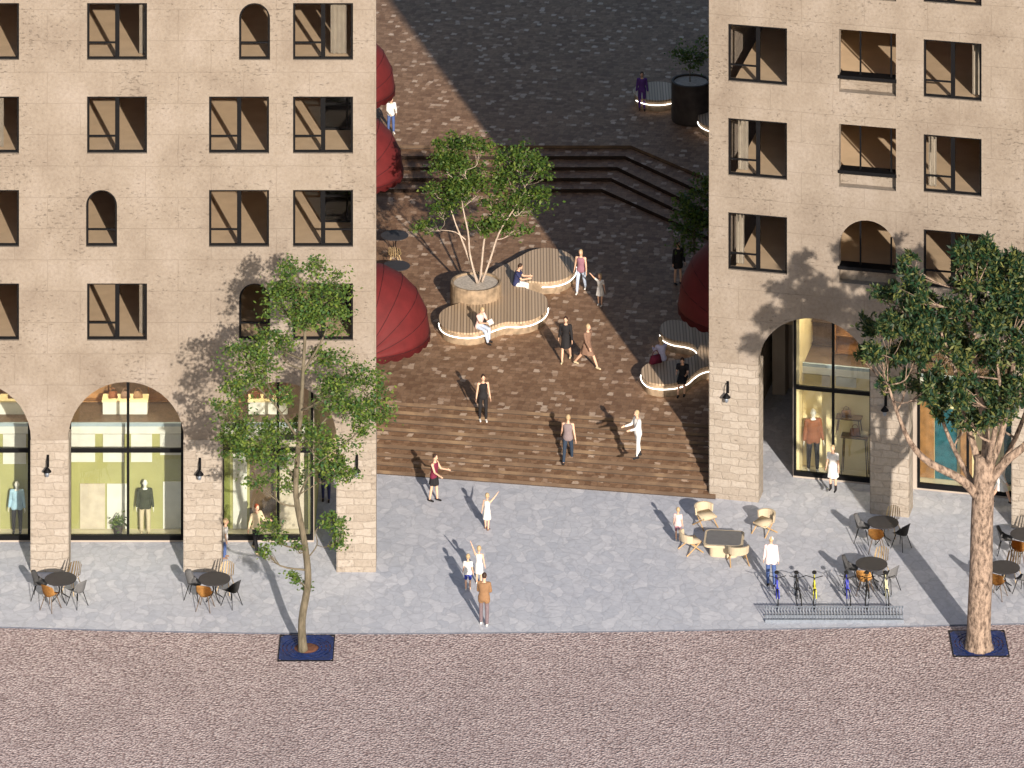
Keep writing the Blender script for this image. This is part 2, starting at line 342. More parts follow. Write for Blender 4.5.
def capsule(bm, p, q, r0, r1, seg=10, flat=None):
    p = Vector(p); q = Vector(q); t = (q-p); ln = t.length; t.normalize()
    a = t.orthogonal().normalized() if flat is None else (Vector(flat[0])-t*Vector(flat[0]).dot(t)).normalized()
    b = t.cross(a); fa, fb = (1, 1) if flat is None else (flat[1], flat[2])
    rings = []
    for c, r, off in ((p, r0*.35, -r0*.92), (p, r0*.75, -r0*.62), (p, r0, 0), (q, r1, 0), (q, r1*.75, r1*.62), (q, r1*.35, r1*.92)):
        rings.append([c+t*off+(a*math.cos(k)*fa+b*math.sin(k)*fb)*r for k in (2*math.pi*i/seg for i in range(seg))])
    ring_loft(bm, rings)
def catmull(pts, sub=5, closed=True):
    out = []; n = len(pts)
    for i in range(n if closed else n-1):
        p0, p1, p2, p3 = [Vector(pts[(i+k) % n] if closed else pts[min(max(i+k, 0), n-1)]) for k in (-1, 0, 1, 2)]
        for s in range(sub):
            t = s/sub
            out.append(.5*((2*p1)+(-p0+p2)*t+(2*p0-5*p1+4*p2-p3)*t*t+(-p0+3*p1-3*p2+p3)*t*t*t))
    if not closed: out.append(Vector(pts[-1]))
    return out
def dup(root, loc, rz, label, group=None):
    r = root.copy(); C.objects.link(r); r.location = loc; r.rotation_euler = (0, 0, rz); r['label'] = label
    if group: r['group'] = group
    for ch in list(root.children):
        c = ch.copy(); C.objects.link(c); c.parent = r
        for g in list(ch.children):
            d = g.copy(); C.objects.link(d); d.parent = c
    return r
def arch_pts(x0, x1, z0, z1, n=14):          # window-like outline with round head whose top is z1
    r = (x1-x0)/2; cx = (x0+x1)/2; zs = z1-r
    return [(x0, z0), (x1, z0)]+[(cx+r*math.cos(a), zs+r*math.sin(a)) for a in (math.pi*i/n for i in range(n+1))]
def remeshed(bm, vox, smooth_it=2):
    me = bpy.data.meshes.new('tmp'); bmesh.ops.recalc_face_normals(bm, faces=bm.faces); bm.to_mesh(me); bm.free()
    o = bpy.data.objects.new('tmp', me); C.objects.link(o)
    m = o.modifiers.new('r', 'REMESH'); m.mode = 'VOXEL'; m.voxel_size = vox; m.use_smooth_shade = True
    if smooth_it:
        s = o.modifiers.new('s', 'SMOOTH'); s.iterations = smooth_it; s.factor = .5
    dg = bpy.context.evaluated_depsgraph_get(); dg.update()
    me2 = bpy.data.meshes.new_from_object(o.evaluated_get(dg))
    bpy.data.objects.remove(o); bpy.data.meshes.remove(me)
    return me2
def obj_me(name, me, m, parent):
    me.name = name; me.materials.clear(); me.materials.append(m)
    for p in me.polygons: p.use_smooth = True
    o = bpy.data.objects.new(name, me); C.objects.link(o); o.parent = parent; return o

# ------------------------------------------------------------------ frames of the place
FL = Frame(G(376, 572), 0.0)                                  # left building: origin at its street corner, u negative to the left
TH = R(13.2)
FR = Frame(G(709, 497.5), -TH)                                # right building: origin at its street corner
lw = Vector((-.076, 1, 0)).normalized()                       # direction of the left building's side wall
A0 = G(376, 474); B0 = G(709, 499)
sa = math.atan2(B0.y-A0.y, B0.x-A0.x); su = Vector((math.cos(sa), math.sin(sa), 0)); sv = Vector((-math.sin(sa), math.cos(sa), 0))
NS, TR, RS = 9, .40, .15
ZP = NS*RS
def xleft(y): return FL.O.x+.02 + (y-FL.O.y)*(-.076)
def line_hit(P, d, Q, e):                                      # 2D intersection of P+d*t with Q+e*s
    den = d.x*e.y-d.y*e.x; t = ((Q.x-P.x)*e.y-(Q.y-P.y)*e.x)/den; return P+d*t
def stair_z(p):
    v = (Vector((p.x, p.y, 0))-A0).dot(sv)
    return 0 if v < 0 else min(NS, math.floor(v/TR)+1)*RS
def GP(x, y):                                                  # standing point in the photograph on lower paving, stairs or plaza
    for k in range(NS, -1, -1):
        p = G(x, y, k*RS)
        if abs(stair_z(p)-k*RS) < 1e-4: return p
    return G(x, y, ZP)

# ------------------------------------------------------------------ ground
bm = B(); box(bm, -400, 400, -500, 600, -.6, -.05)
tag(obj('road', bm, M['road']), kind='structure')
edge = [G(x, y) for x, y in ((-700, 610), (-300, 618), (0, 626.5), (120, 630), (250, 632.5), (400, 633), (512, 632), (640, 630.5), (800, 628), (1024, 623), (1300, 615), (1700, 600))]
bm = B(); prism(bm, [(p.x, p.y) for p in edge]+[(60, 90), (-60, 90)], -.12, 0, 0, 1)
tag(obj('pavement', bm, [M['slab'], M['kerb']]), kind='structure')
# lower stairs and plaza: stacked levels
bm = B()
for k in range(NS):
    P = A0+sv*(k*TR); Lp = line_hit(P, su, FL.O+Vector((-.25, 0, 0)), lw); Rp = line_hit(P, su, FR.O+FR.u*.25, FR.w)
    Q = P+sv*(TR*1.0) if k < NS-1 else P+sv*.5
    L2 = line_hit(Q, su, FL.O+Vector((-.25, 0, 0)), lw); R2 = line_hit(Q, su, FR.O+FR.u*.25, FR.w)
    prism(bm, [(Lp.x, Lp.y), (Rp.x, Rp.y), (R2.x, R2.y), (L2.x, L2.y)], .004 if k == 0 else 0.0, (k+1)*RS, 0, 1)
    # no nosing built: the riser material paints a dark shade line instead
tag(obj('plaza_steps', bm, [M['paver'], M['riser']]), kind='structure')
bm = B()
fr_l = FL.O+Vector((-.25, 0, 0)); fr_r = FR.O+FR.u*.25
Pf = A0+sv*((NS-1)*TR+.5); La = line_hit(Pf, su, fr_l, lw); Ra = line_hit(Pf, su, fr_r, FR.w)
def wpt(o, d, y): return o+d*((y-o.y)/d.y)
BACK = 130
prism(bm, [(La.x, La.y), (Ra.x, Ra.y), tuple(wpt(fr_r, FR.w, BACK)[:2]), tuple(wpt(fr_l, lw, BACK)[:2])], .5, ZP, 0, 1)
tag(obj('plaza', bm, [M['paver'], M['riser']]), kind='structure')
ups = [((602, 189), (678, 223)), ((611, 178), (672, 207)), ((617, 167), (676, 195.5)), ((625, 156), (690, 186)), ((631, 145.5), (704, 176.5))]
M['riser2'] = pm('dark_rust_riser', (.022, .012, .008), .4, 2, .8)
for k, (c, e) in enumerate(ups):
    z = ZP+RS*(k+1); cp = G(c[0], c[1], z); ep = G(e[0], e[1], z)
    lp = line_hit(cp, Vector((1, 0, 0)), fr_l, lw); rp = line_hit(cp, ep-cp, fr_r, FR.w)
    bm = B(); prism(bm, [(lp.x, lp.y), (cp.x, cp.y), (rp.x, rp.y), tuple(wpt(fr_r, FR.w, BACK)[:2]), tuple(wpt(fr_l, lw, BACK)[:2])], z-RS, z, 0, 1)
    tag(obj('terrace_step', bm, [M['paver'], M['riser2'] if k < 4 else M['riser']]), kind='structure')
ZT = ZP+5*RS

# ------------------------------------------------------------------ buildings
def frame_bars(bm, x0, x1, z0, z1, y, t, dpt=.06, arch=False):
    if not arch:
        box(bm, x0, x1, y, y+dpt, z0, z0+t); box(bm, x0, x1, y, y+dpt, z1-t, z1)
        box(bm, x0, x0+t, y, y+dpt, z0+t, z1-t); box(bm, x1-t, x1, y, y+dpt, z0+t, z1-t)
    else:
        o = arch_pts(x0, x1, z0, z1); i = arch_pts(x0+t, x1-t, z0+t, z1-t); wallmesh(bm, o, [i], y, y+dpt)
def window(parent, x0, x1, z0, z1, kind='rect', bar='left'):
    bm = B(); y = .10; t = .07; e = .004
    frame_bars(bm, x0+e, x1-e, z0+e, z1-e, y, t, .07, kind == 'arch')
    xm = (x0+x1)/2
    if kind == 'rect':
        box(bm, xm-.075, xm+.075, y+.002, y+.09, z0+t, z1-t)
        s = (x0+t, xm-.075) if bar == 'left' else (xm+.075, x1-t)
        box(bm, s[0], s[1], y+.004, y+.05, z0+.55, z0+.61)
    else:
        box(bm, x0+t, x1-t, y+.004, y+.05, z0+.55, z0+.61)
    w = obj('window', bm, M['black'], parent)
    bm = B()
    if kind == 'rect': box(bm, x0+t+.002, x1-t-.002, y+.055, y+.065, z0+t+.002, z1-t-.002)
    else: wallmesh(bm, arch_pts(x0+t+.002, x1-t-.002, z0+t+.002, z1-t-.002), [], y+.055, y+.065)
    obj('pane', bm, M['wglass'], w)
    return w
WH = 57/28.46
def floor_slab(parent, x0, x1, y0, y1, z):
    bm = B(); box(bm, x0, x1, y0, y1, z-.45, z-.012, 0); obj('floor_slab', bm, [M['roomfloor']], parent)

# ---- left building
LB = thing('stone_building', 'cream limestone building on the left with square black windows over olive lit arched shopfronts', 'building', FL.O, 0)
px = lambda x: FL.uz(x, 400)[0]
zy = lambda y: FL.uz(300, y)[1]
rows = [zy(340.5)-k*0+k*3.285 for k in range(6)]            # sill heights of the floors
cols = {'A': (-41, 19), 'B': (87, 147), 'C': (209, 269), 'D': (293, 353), 'Z': (-150, -90), 'Y': (-270, -210), 'X': (-390, -330)}
wins = []
for r in range(6):
    for c, (a, b) in cols.items():
        kind = 'rect'; x0, x1 = px(a), px(b)
        if (c == 'B' and r in (1, 4)): kind = 'arch'; x0, x1 = px(86), px(117)
        if (c == 'C' and r in (0, 3)): kind = 'arch'; x0, x1 = px(239), px(270)
        if r == 1 and c == 'Y': kind = 'arch'; x1 = x0+1.09
        bar = 'right' if (c == 'D' and r == 1) else 'left'
        wins.append((x0, x1, rows[r], rows[r]+WH, kind, bar))
TOPL = rows[5]+WH+1.6
arches = [(px(68+153*k), px(184+153*k)) for k in range(-3, 2)]
ZS = zy(440)
XL0 = px(68-153*3)-1.3
outer = [(XL0, ZS)]
for a, b in arches:
    r_ = (b-a)/2; cx = (a+b)/2
    outer += [(cx-r_*math.cos(math.pi*i/20), ZS+r_*math.sin(math.pi*i/20)) for i in range(21)]
outer += [(0, ZS), (0, TOPL), (XL0, TOPL)]
bm = B(); wallmesh(bm, outer, [([(a, c), (b, c), (b, d), (a, d)] if k == 'rect' else arch_pts(a, b, c, d)) for a, b, c, d, k, _ in wins], 0, .38)
obj('facade', bm, M['wall'], LB)
for w_ in wins: window(LB, *w_)
prs = [(XL0, arches[0][0])]+[(arches[i][1], arches[i+1][0]) for i in range(4)]+[(arches[4][1], 0)]
for a, b in prs:
    bm = B(); box(bm, a-.02, b+(.0 if b == 0 else .02), -.02, .95, 0, ZS-.002)
    bmesh.ops.bevel(bm, geom=[e for e in bm.edges if abs((e.verts[0].co-e.verts[1].co).normalized().z) > .9], offset=.03, segments=2, affect='EDGES')
    obj('pier', bm, M['pier'], LB)
def side_poly(d, x, y0, y1, th):   # wall strip along direction d from local x
    a = Vector((x, 0, 0))+d*(y0/d.y); b = Vector((x, 0, 0))+d*(y1/d.y)
    return [(a.x-th, a.y), (a.x, a.y), (b.x, b.y), (b.x-th, b.y)]
DEPTH = 46
bm = B(); prism(bm, side_poly(lw, -.004, .384, DEPTH, .38), ZS-1.2, TOPL-.003); obj('side_wall', bm, M['wall'], LB)
bm = B(); prism(bm, side_poly(lw, -.004, 8.2, DEPTH, .38), 0.0, ZS-1.203); obj('side_wall', bm, M['pier'], LB)
for z in rows: floor_slab(LB, XL0+.1, -.5-.4, .384, 8.3, z)
bm = B(); box(bm, XL0+.1, -1.3, 8.3, 8.55, 0, TOPL-.4); obj('inner_wall', bm, M['room'], LB)
for x in (px(175), px(30), px(-70)):   # room partitions upstairs
    bm = B(); box(bm, x-.1, x+.1, .386, 8.29, rows[0]-.01, TOPL-.4); obj('partition', bm, M['room'], LB)
bm = B(); prism(bm, [(XL0, .384), (-.4, .384), (-.4+lw.x/lw.y*DEPTH, DEPTH), (XL0, DEPTH)], TOPL-.5, TOPL-.3); obj('roof', bm, M['roof'], LB)
bm = B(); box(bm, XL0, XL0+.3, .385, DEPTH, 0, TOPL-.01); box(bm, XL0+.3, -4, DEPTH-.3, DEPTH, 0, TOPL-.01); obj('rear_wall', bm, M['wall'], LB)
bm = B(); box(bm, XL0+.1, -.9, .384, 8.29, ZS+2.45, rows[0]-.47); obj('arcade_ceiling', bm, M['arcade'], LB)

def shop(parent, bays, x0, x1, zc, fr, side_left, wallmat, backm, panels, midm):
    """shop behind the arcade: stone wall with glazed bays, display wall, raised rear floor, lit ceiling"""
    y = 2.4
    outer = [(x0, 0), (x1, 0), (x1, zc), (x0, zc)]
    bm = B(); wallmesh(bm, outer, [[(a, .07), (b, .07), (b, zc-.1), (a, zc-.1)] for a, b, *_ in bays], y, y+.2); obj('shop_wall', bm, M['arcade'], parent)
    for a, b, mull, tz in bays:
        bm = B(); e = .004; box(bm, a+e, b-e, y-.03, y+.1, .075, .24); box(bm, a+e, b-e, y-.03, y+.1, zc-.2, zc-.104)
        box(bm, a+e, a+.09, y-.03, y+.1, .24, zc-.2); box(bm, b-.09, b-e, y-.03, y+.1, .24, zc-.2)
        for mx in mull: box(bm, mx-.045, mx+.045, y-.02, y+.09, .24, zc-.2)
        box(bm, a+.09, b-.09, y-.026, y+.086, tz-.07, tz+.07)
        s = obj('storefront', bm, M['black'], parent)
        bm = B(); box(bm, a+.09, b-.09, y+.03, y+.04, .24, zc-.2); obj('pane', bm, M['glass'], s)
    bm = B(); box(bm, x0+.2, x1-.2, y+.2, 8.28, .003, .06); obj('shop_floor', bm, M['shopfloor'], parent)
    bm = B(); box(bm, x0, x0+.2, y+.2, 8.28, .003, zc); box(bm, x1-.2, x1, y+.2, 8.28, .003, zc); obj('shop_side_wall', bm, M[wallmat], parent)
    zb = zy(425)
    zb = 3.75
    bm = B(); box(bm, x0+.2, x1-.2, 3.35, 3.45, .06, zb-.25); obj('display_wall', bm, M[backm], parent)
    bm = B()
    for a, b, c, d, mi in panels: box(bm, a, b, 3.30, 3.348, c, d, mi)
    obj('display_panel', bm, [M['white'], M['olive2'], M['yellow'], M['teal'], M['dwood'], M['amber'], M['curtain']], parent)
    bm = B(); box(bm, x0+.2, x1-.2, 3.25, 8.28, zb-.25, zb); obj('mezzanine', bm, M['white'], parent)
    bm = B(); box(bm, x0+.2, x1-.2, 3.4, 8.28, zb+.003, zb+.01); obj('mezzanine_floor', bm, M[midm], parent)
    bm = B(); box(bm, x0+.2, x1-.2, 3.26, 3.36, zb, zb+.12); obj('ledge', bm, M['bluegrey'], parent)
    bm = B(); box(bm, x0+.2, x1-.2, 2.62, 8.28, zc-.14, zc-.02); obj('shop_ceiling', bm, M['white'], parent)
    bm = B(); box(bm, x0+.2, x1-.2, 7.9, 8.0, zb+.01, zc-.15); obj('rear_panel', bm, M['amber'], parent)
    return zb
def shop_light(fr, u, w, z, sx, sy, e, col=(1, .82, .55)):
    p = fr.world(u, w, z)
    t = thing('ceiling_light', LAMPLAB.pop(0), 'light', p, fr.a)
    bm = B(); box(bm, -sx/2, sx/2, -sy/2, sy/2, 0.0, .05); obj('housing', bm, M['white'], t)
    bm = B(); box(bm, -sx/2+.05, sx/2-.05, -sy/2+.02, sy/2-.02, -.02, -.002); obj('diffuser', bm, M['lamp'], t)
    l = bpy.data.lights.new('shop_light', 'AREA'); l.shape = 'RECTANGLE'; l.size = sx; l.size_y = sy; l.energy = e; l.color = col
    o = bpy.data.objects.new('shop_light', l); C.objects.link(o); o.parent = t; o.location = (0, 0, -.05)
LAMPLAB = ['white light bar over the display window of the arched shop at the left edge', 'white light bar over the display window of the arched shop with the dark jacket mannequin',
 'white light bar over the display window behind the slender street tree', 'white light panel on the upper shop level at the left edge', 'white light panel on the upper shop level above the dark jacket mannequin', 'white light panel on the upper shop level behind the slender street tree',
 'light bar over the big brown suited mannequin in the right hand shop', 'light bar over the teal curtains behind the thick trunked tree', 'light panel on the upper level above the brown suited mannequin', 'light panel on the upper level behind the thick tree crown']
ZC = ZS+2.45
xs1 = FL.uz(314, 541, 2.4)[0]
bays = []
for k in range(-3, 2):
    a = FL.uz(68+153*k, 541, 2.4)[0]+.02; b = FL.uz(184+153*k, 541, 2.4)[0]-.02; c = FL.uz(128+153*k, 541, 2.4)[0]
    if k == 1: b = xs1-.02
    bays.append((a, b, [c] if k != 1 else [FL.uz(278, 541, 2.4)[0]], FL.uz(100, 450.5, 2.4)[1]))
P_ = []
def pp(x0, x1, y0, y1, mi):  # panel from photo coordinates on display wall
    a = FL.uz(x0, y1, 3.3); b = FL.uz(x1, y0, 3.3); P_.append((a[0], b[0], max(.08, a[1]), min(3.46, b[1]), mi))
pp(71, 95, 428, 462, 0); pp(103, 124, 428, 462, 0); pp(131, 152, 428, 462, 0); pp(160, 184, 428, 455, 0); pp(80, 105, 484, 529, 6); pp(107, 127, 484, 529, 0); pp(163, 184, 482, 529, 0)
pp(-20, -5, 428, 462, 0); pp(3, 26, 428, 464, 0); pp(-40, 0, 480, 529, 6)
pp(222, 230, 440, 540, 1); pp(233, 247, 450, 540, 0); pp(250, 276, 450, 538, 4); pp(280, 304, 430, 538, 6); pp(245, 300, 412, 440, 0)
shop(LB, bays, XL0+.3, xs1, ZC-.01, FL, 0, 'olive', 'olive', P_, 'dwood')
for x, kx in ((-20, 0), (128, 1), (262, 2)): shop_light(FL, FL.uz(x, 500, 2.9)[0], 2.95, ZC-.25, 3.2 if kx < 2 else 2.2, .3, 30, (1, .86, .56))
for x in (-20, 128, 262): shop_light(FL, FL.uz(x, 500, 5)[0], 5.6, ZC-.25, 2.4, .8, 22)

def curtain(parent, x0, x1, z, h, seed=0):
    bm = B(); n = max(6, int((x1-x0)/.05)); a = []; rn = random.Random(seed)
    for i in range(n+1):
        x = x0+(x1-x0)*i/n; y = .62+.05*math.sin(i*2.1)+rn.uniform(-.01, .01); a.append((bm.verts.new((x, y, z+.02)), bm.verts.new((x, y, z+h+.1))))
    for p, q in zip(a, a[1:]): bm.faces.new((p[0], q[0], q[1], p[1]))
    bmesh.ops.solidify(bm, geom=bm.faces[:], thickness=.01); obj('curtain', bm, M['curtain'], parent, True)
def inner_screen(parent, x0, x1, z, y=1.6):
    bm = B(); frame_bars(bm, x0, x1, z, z+2.3, y, .08, .06); box(bm, (x0+x1)/2-.04, (x0+x1)/2+.04, y+.002, y+.05, z+.08, z+2.2); box(bm, x0+.08, x1-.08, y+.003, y+.05, z+.9, z+.96)
    s = obj('inner_screen', bm, M['black'], parent); bm = B(); box(bm, x0+.085, x1-.085, y+.055, y+.06, z+.085, z+2.2); obj('pane', bm, M['darkglass'], s)
for i, (x0, x1, r_) in enumerate(((138, 146, 0), (138, 147, 3), (210, 222, 4), (-12, 2, 2), (88, 98, 5), (330, 346, 3), (296, 306, 5))):
    curtain(LB, px(x0), px(x1), rows[r_], WH, i)
for r_ in (0, 1, 2, 4): inner_screen(LB, px(318), px(372), rows[r_], 2.3)
# ---- right building
RB = thing('stone_building', 'cream limestone building on the right, turned slightly, with a tall glazed arch and rounded loggias', 'building', FR.O, -TH)
pr = lambda x, y, w=0: FR.uz(x, y, w)
z1 = pr(728, 269.5)[1]; z2 = pr(728, 175.3)[1]; FH = z2-z1
whr = pr(728, 118)[1]-z2
rrows = [z1+FH*k for k in range(5)]
wr = []
for k in range(5):
    z = rrows[k]
    wr.append((pr(728, 200)[0], pr(787, 200)[0], z, z+whr, 'rect', 'left'))
    wr.append((pr(923.5, 200)[0], pr(981.5, 200)[0], z, z+whr, 'rect', 'left'))
    wr.append((pr(1075, 200)[0], pr(1135, 200)[0], z, z+whr, 'rect', 'left'))
    wr.append((pr(1270, 200)[0], pr(1330, 200)[0], z, z+whr, 'rect', 'left'))
log = []
for i, (x0, x1, k) in enumerate(((733, 741, 0), (735, 745, 1), (970, 980, 2), (730, 742, 3), (926, 934, 1))): curtain(RB, pr(x0, 200)[0], pr(x1, 200)[0], rrows[k], whr, i+20)
la, lb_ = pr(839, 186)[0], pr(896, 190)[0]
zl0 = pr(839, 186.5)[1]; zl1 = pr(841, 124)[1]; za0 = pr(839, 282.5)[1]; za1 = pr(868, 220.5)[1]
log.append((la, lb_, za0, za1, 'arch'))
for k in range(4): log.append((la, lb_, zl0+FH*k, zl1+FH*k, 'rect'))
TOPR = rrows[4]+whr+1.6
ar = [(pr(758, 504)[0], pr(870.5, 515)[0]), (pr(908.5, 519)[0], pr(1012, 530)[0])]
pw = ar[1][0]-ar[0][1]
ar += [(ar[1][1]+pw+5.1*i, ar[1][1]+pw+5.1*i+3.75) for i in range(3)]
XR1 = ar[-1][1]+1.3
zsr = pr(758, 366)[1]
outer = [(0, zsr)]
for i, (a, b) in enumerate(ar):
    r_ = (b-a)/2; cx = (a+b)/2; hh = pr(814, 318.5)[1]-zsr if i == 0 else r_
    outer += [(cx-r_*math.cos(math.pi*j/20), zsr+hh*math.sin(math.pi*j/20)) for j in range(21)]
outer += [(XR1, zsr), (XR1, TOPR), (0, TOPR)]
hol = [([(a, c), (b, c), (b, d), (a, d)]) for a, b, c, d, k, _ in wr]+[([(a, c), (b, c), (b, d), (a, d)] if k == 'rect' else arch_pts(a, b, c, d)) for a, b, c, d, k in log]
bm = B(); wallmesh(bm, outer, hol, 0, .40); obj('facade', bm, M['wall'], RB)
for w_ in wr: window(RB, *w_)
for a, b, c, d, k in log:                      # loggia: recessed parapet, dark rail and thin posts
    bm = B(); box(bm, a+.003, b-.003, .36, .55, c-.3, c+.50); obj('parapet', bm, M['wall'], RB)
    bm = B(); zr = c+.52; box(bm, a-.04, b+.02, -.03, .5, zr-.03, zr+.09)
    for f in (.36, .9):
        x = a+(b-a)*f; box(bm, x-.03, x+.03, .2, .26, zr+.09, d-.02 if k == 'rect' else (d-.02 if f < .5 else d-.62))
    obj('railing', bm, M['black'], RB)
prs = [(0, ar[0][0])]+[(ar[i][1], ar[i+1][0]) for i in range(4)]+[(ar[4][1], XR1)]
for a, b in prs:
    bm = B(); box(bm, a-(0 if a == 0 else .02), b+.02, -.02, .95, 0, zsr-.002)
    bmesh.ops.bevel(bm, geom=[e for e in bm.edges if abs((e.verts[0].co-e.verts[1].co).normalized().z) > .9], offset=.03, segments=2, affect='EDGES')
    obj('pier', bm, M['pier'], RB)
bm = B(); box(bm, .004, .384, .404, DEPTH, zsr-1.2, TOPR-.003); obj('side_wall', bm, M['wall'], RB)
bm = B(); box(bm, .004, .384, 7.0, DEPTH, 0, zsr-1.203); obj('side_wall', bm, M['pier'], RB)
for z in rrows: floor_slab(RB, .9, XR1-.1, .404, 8.3, z)
for z in (za0,): pass
bm = B(); box(bm, 1.3, XR1-.1, 8.3, 8.55, 3.2, TOPR-.4); obj('inner_wall', bm, M['room'], RB)
bm = B(); box(bm, pr(793, 477, 2.4)[0], XR1-.1, 8.32, 8.56, 0, 3.19); obj('inner_wall', bm, M['room'], RB)
for x in (pr(812, 200)[0], pr(1030, 200)[0]):
    bm = B(); box(bm, x-.1, x+.1, .406, 8.29, rrows[0]-.01, TOPR-.4); obj('partition', bm, M['room'], RB)
bm = B(); box(bm, 0, XR1, .404, DEPTH, TOPR-.5, TOPR-.3); obj('roof', bm, M['roof'], RB)
bm = B(); box(bm, XR1-.3, XR1, .405, DEPTH, 0, TOPR-.01); box(bm, .4, XR1-.3, DEPTH-.3, DEPTH, 0, TOPR-.01); obj('rear_wall', bm, M['wall'], RB)
ZCR = min(rrows[0]-.7, pr(814, 318.5)[1]+.25)
bm = B(); box(bm, .9, XR1-.1, .404, 8.29, ZCR, rrows[0]-.47); obj('arcade_ceiling', bm, M['arcade'], RB)
bm = B()
for x in (.6, 2.2): box(bm, x, x+.5, 9.5, 10.2, .003, 4.6)
box(bm, .6, 4.2, 10.2, 10.6, .003, 6.8); obj('gallery_wall', bm, M['arcade'], RB)
xr1 = pr(793, 477, 2.4)[0]
pb = []; 
def pq(x0, x1, y0, y1, mi):
    a = FR.uz(x0, y1, 3.3); b = FR.uz(x1, y0, 3.3); pb.append((a[0], b[0], max(.08, a[1]), min(3.46, b[1]), mi))
pq(800, 830, 366, 384, 6); pq(836, 856, 362, 386, 0); pq(920, 934, 395, 480, 5); pq(935, 957, 410, 482, 3); pq(960, 972, 400, 482, 5); pq(975, 1000, 400, 484, 2); pq(803, 822, 372, 470, 2); pq(1004, 1013, 400, 484, 3)
tzr = pr(800, 387.5, 2.4)[1]
bays = [(xr1+.02, pr(872, 485, 2.4)[0], [pr(833, 485, 2.4)[0]], tzr)]
for i in range(1, 5):
    a, b = ar[i]; bays.append((a-.05, b+.0, [a+(b-a)*.48], tzr))
zbr = shop(RB, bays, xr1, XR1-.4, ZCR-.01, FR, 0, 'yellow', 'yellow', pb, 'dwood')
shop_light(FR, pr(832, 470, 2.9)[0], 2.95, ZCR-.25, 2.2, .3, 62); shop_light(FR, pr(960, 470, 2.9)[0], 2.95, ZCR-.25, 2.6, .3, 50)
shop_light(FR, pr(832, 470, 5)[0]+.4, 5.6, ZCR-.25, 2.4, .8, 30); shop_light(FR, pr(960, 470, 5)[0], 5.6, ZCR-.25, 2.4, .8, 30)

# ------------------------------------------------------------------ shop fittings (each a thing)
def shelf_unit(fr, x, y, w, zb, wd, hg, label, mat='amber', nsh=2):
    u, _ = fr.uz(x, y, w)
    t = thing('display_shelf', label, 'shelf', fr.world(u, w, zb), fr.a, 'shelves on the upper shop level')
    bm = B(); box(bm, -wd/2, wd/2, .3, .34, 0, hg); obj('back_panel', bm, M[mat], t)
    for s in (-1, 1):
        bm = B(); box(bm, s*wd/2-.02, s*wd/2+.02, 0, .3, 0, hg); obj('side_panel', bm, M[mat], t)
    for k in range(nsh+1):
        z = .04+(hg-.08)*k/nsh; bm = B(); box(bm, -wd/2+.022, wd/2-.022, .0, .298, z-.02, z+.02); obj('shelf', bm, M[mat], t)
    return t
def bagthing(p, rz, s, m, label):
    t = thing('handbag', label, 'bag', p, rz, 'handbags on display')
    bm = B(); v = box(bm, -.16*s, .16*s, -.07*s, .07*s, 0, .2*s)
    for q in v[4:]: q.co.x *= .8; q.co.y *= .4
    bmesh.ops.bevel(bm, geom=bm.edges[:], offset=.012, segments=2, affect='EDGES'); obj('bag_body', bm, m, t, True)
    bm = B(); tube(bm, [(.09*s*math.cos(a), 0, .19*s+.12*s*math.sin(a)) for a in (math.pi*i/8 for i in range(9))], .01*s); obj('handle', bm, m, t, True)
zb = 3.76
def counter(fr, x, w, z, wd, hg, label, m='white'):
    u, _ = fr.uz(x, 420, w)
    t = thing('display_counter', label, 'counter', fr.world(u, w, z), fr.a, 'counters on the upper shop level')
    bm = B(); box(bm, -wd/2, wd/2, 0, .55, 0, hg-.06); obj('cabinet', bm, M[m], t)
    bm = B(); box(bm, -wd/2-.03, wd/2+.03, -.03, .58, hg-.058, hg); obj('top', bm, M['yellow'], t)
    return fr.world(u, w, z+hg)
for x, lab, wd in ((125, 'pale counter on the upper level of the arched shop with the dark jacket mannequin', 1.6), (268, 'pale counter on the upper shop level behind the slender tree crown', 1.4), (12, 'pale counter on the upper level of the shop at the left edge', .9)):
    p = counter(FL, x, 4.3, zb, wd, .5, lab)
    nm = {125: 'the shop above the dark jacket mannequin', 268: 'the shop behind the slender tree', 12: 'the shop at the left edge'}[x]
    for dx, q, c in ((-.45, 'left', 'rust'), (0.0, 'middle', 'brown'), (.45, 'right', 'tanc')):
        if abs(dx) < wd/2: bagthing(p+Vector((dx, .25, .003)), .2, 1.1, K[c], '%s handbag on the upper counter of %s' % ({'left': 'rust', 'middle': 'dark brown', 'right': 'tan'}[q], nm))
shelf_unit(FL, 92, 400, 5.3, zb, 1.3, 1.8, 'amber wall shelf left on the upper level above the dark jacket mannequin')
shelf_unit(FL, 165, 400, 5.3, zb, 1.2, 1.8, 'amber wall shelf right on the upper level above the dark jacket mannequin')
shelf_unit(FL, 12, 400, 5.3, zb, 1.0, 2.0, 'amber wall shelf on the upper level of the shop at the left edge')
shelf_unit(FL, 262, 400, 5.3, zb, 1.8, 1.6, 'amber wall shelf on the upper level behind the slender street tree')
shelf_unit(FR, 815, 340, 5.2, zb, 1.5, 1.8, 'dark shelf on the upper level above the brown suited mannequin', 'dwood')
shelf_unit(FR, 850, 345, 4.6, zb, 1.1, 1.4, 'amber shelf on the upper level beside the right arch curve', 'amber')
def trestle(fr, x, y, w, z0, wd, hg, label, m='dwood'):
    u, _ = fr.uz(x, y, w)
    t = thing('display_table', label, 'table', fr.world(u, w, z0), fr.a, 'display tables by the brown suited mannequin')
    bm = B(); box(bm, -wd/2, wd/2, -.22, .22, hg-.05, hg); obj('table_top', bm, M[m], t)
    for sx in (-1, 1):
        for sy in (-1, 1):
            bm = B(); tube(bm, [(sx*(wd/2-.02), sy*.2, 0), (sx*(wd/2-.1), sy*.16, hg-.052)], .022, 6); obj('leg', bm, M[m], t)
    return fr.world(u, w, z0+hg)
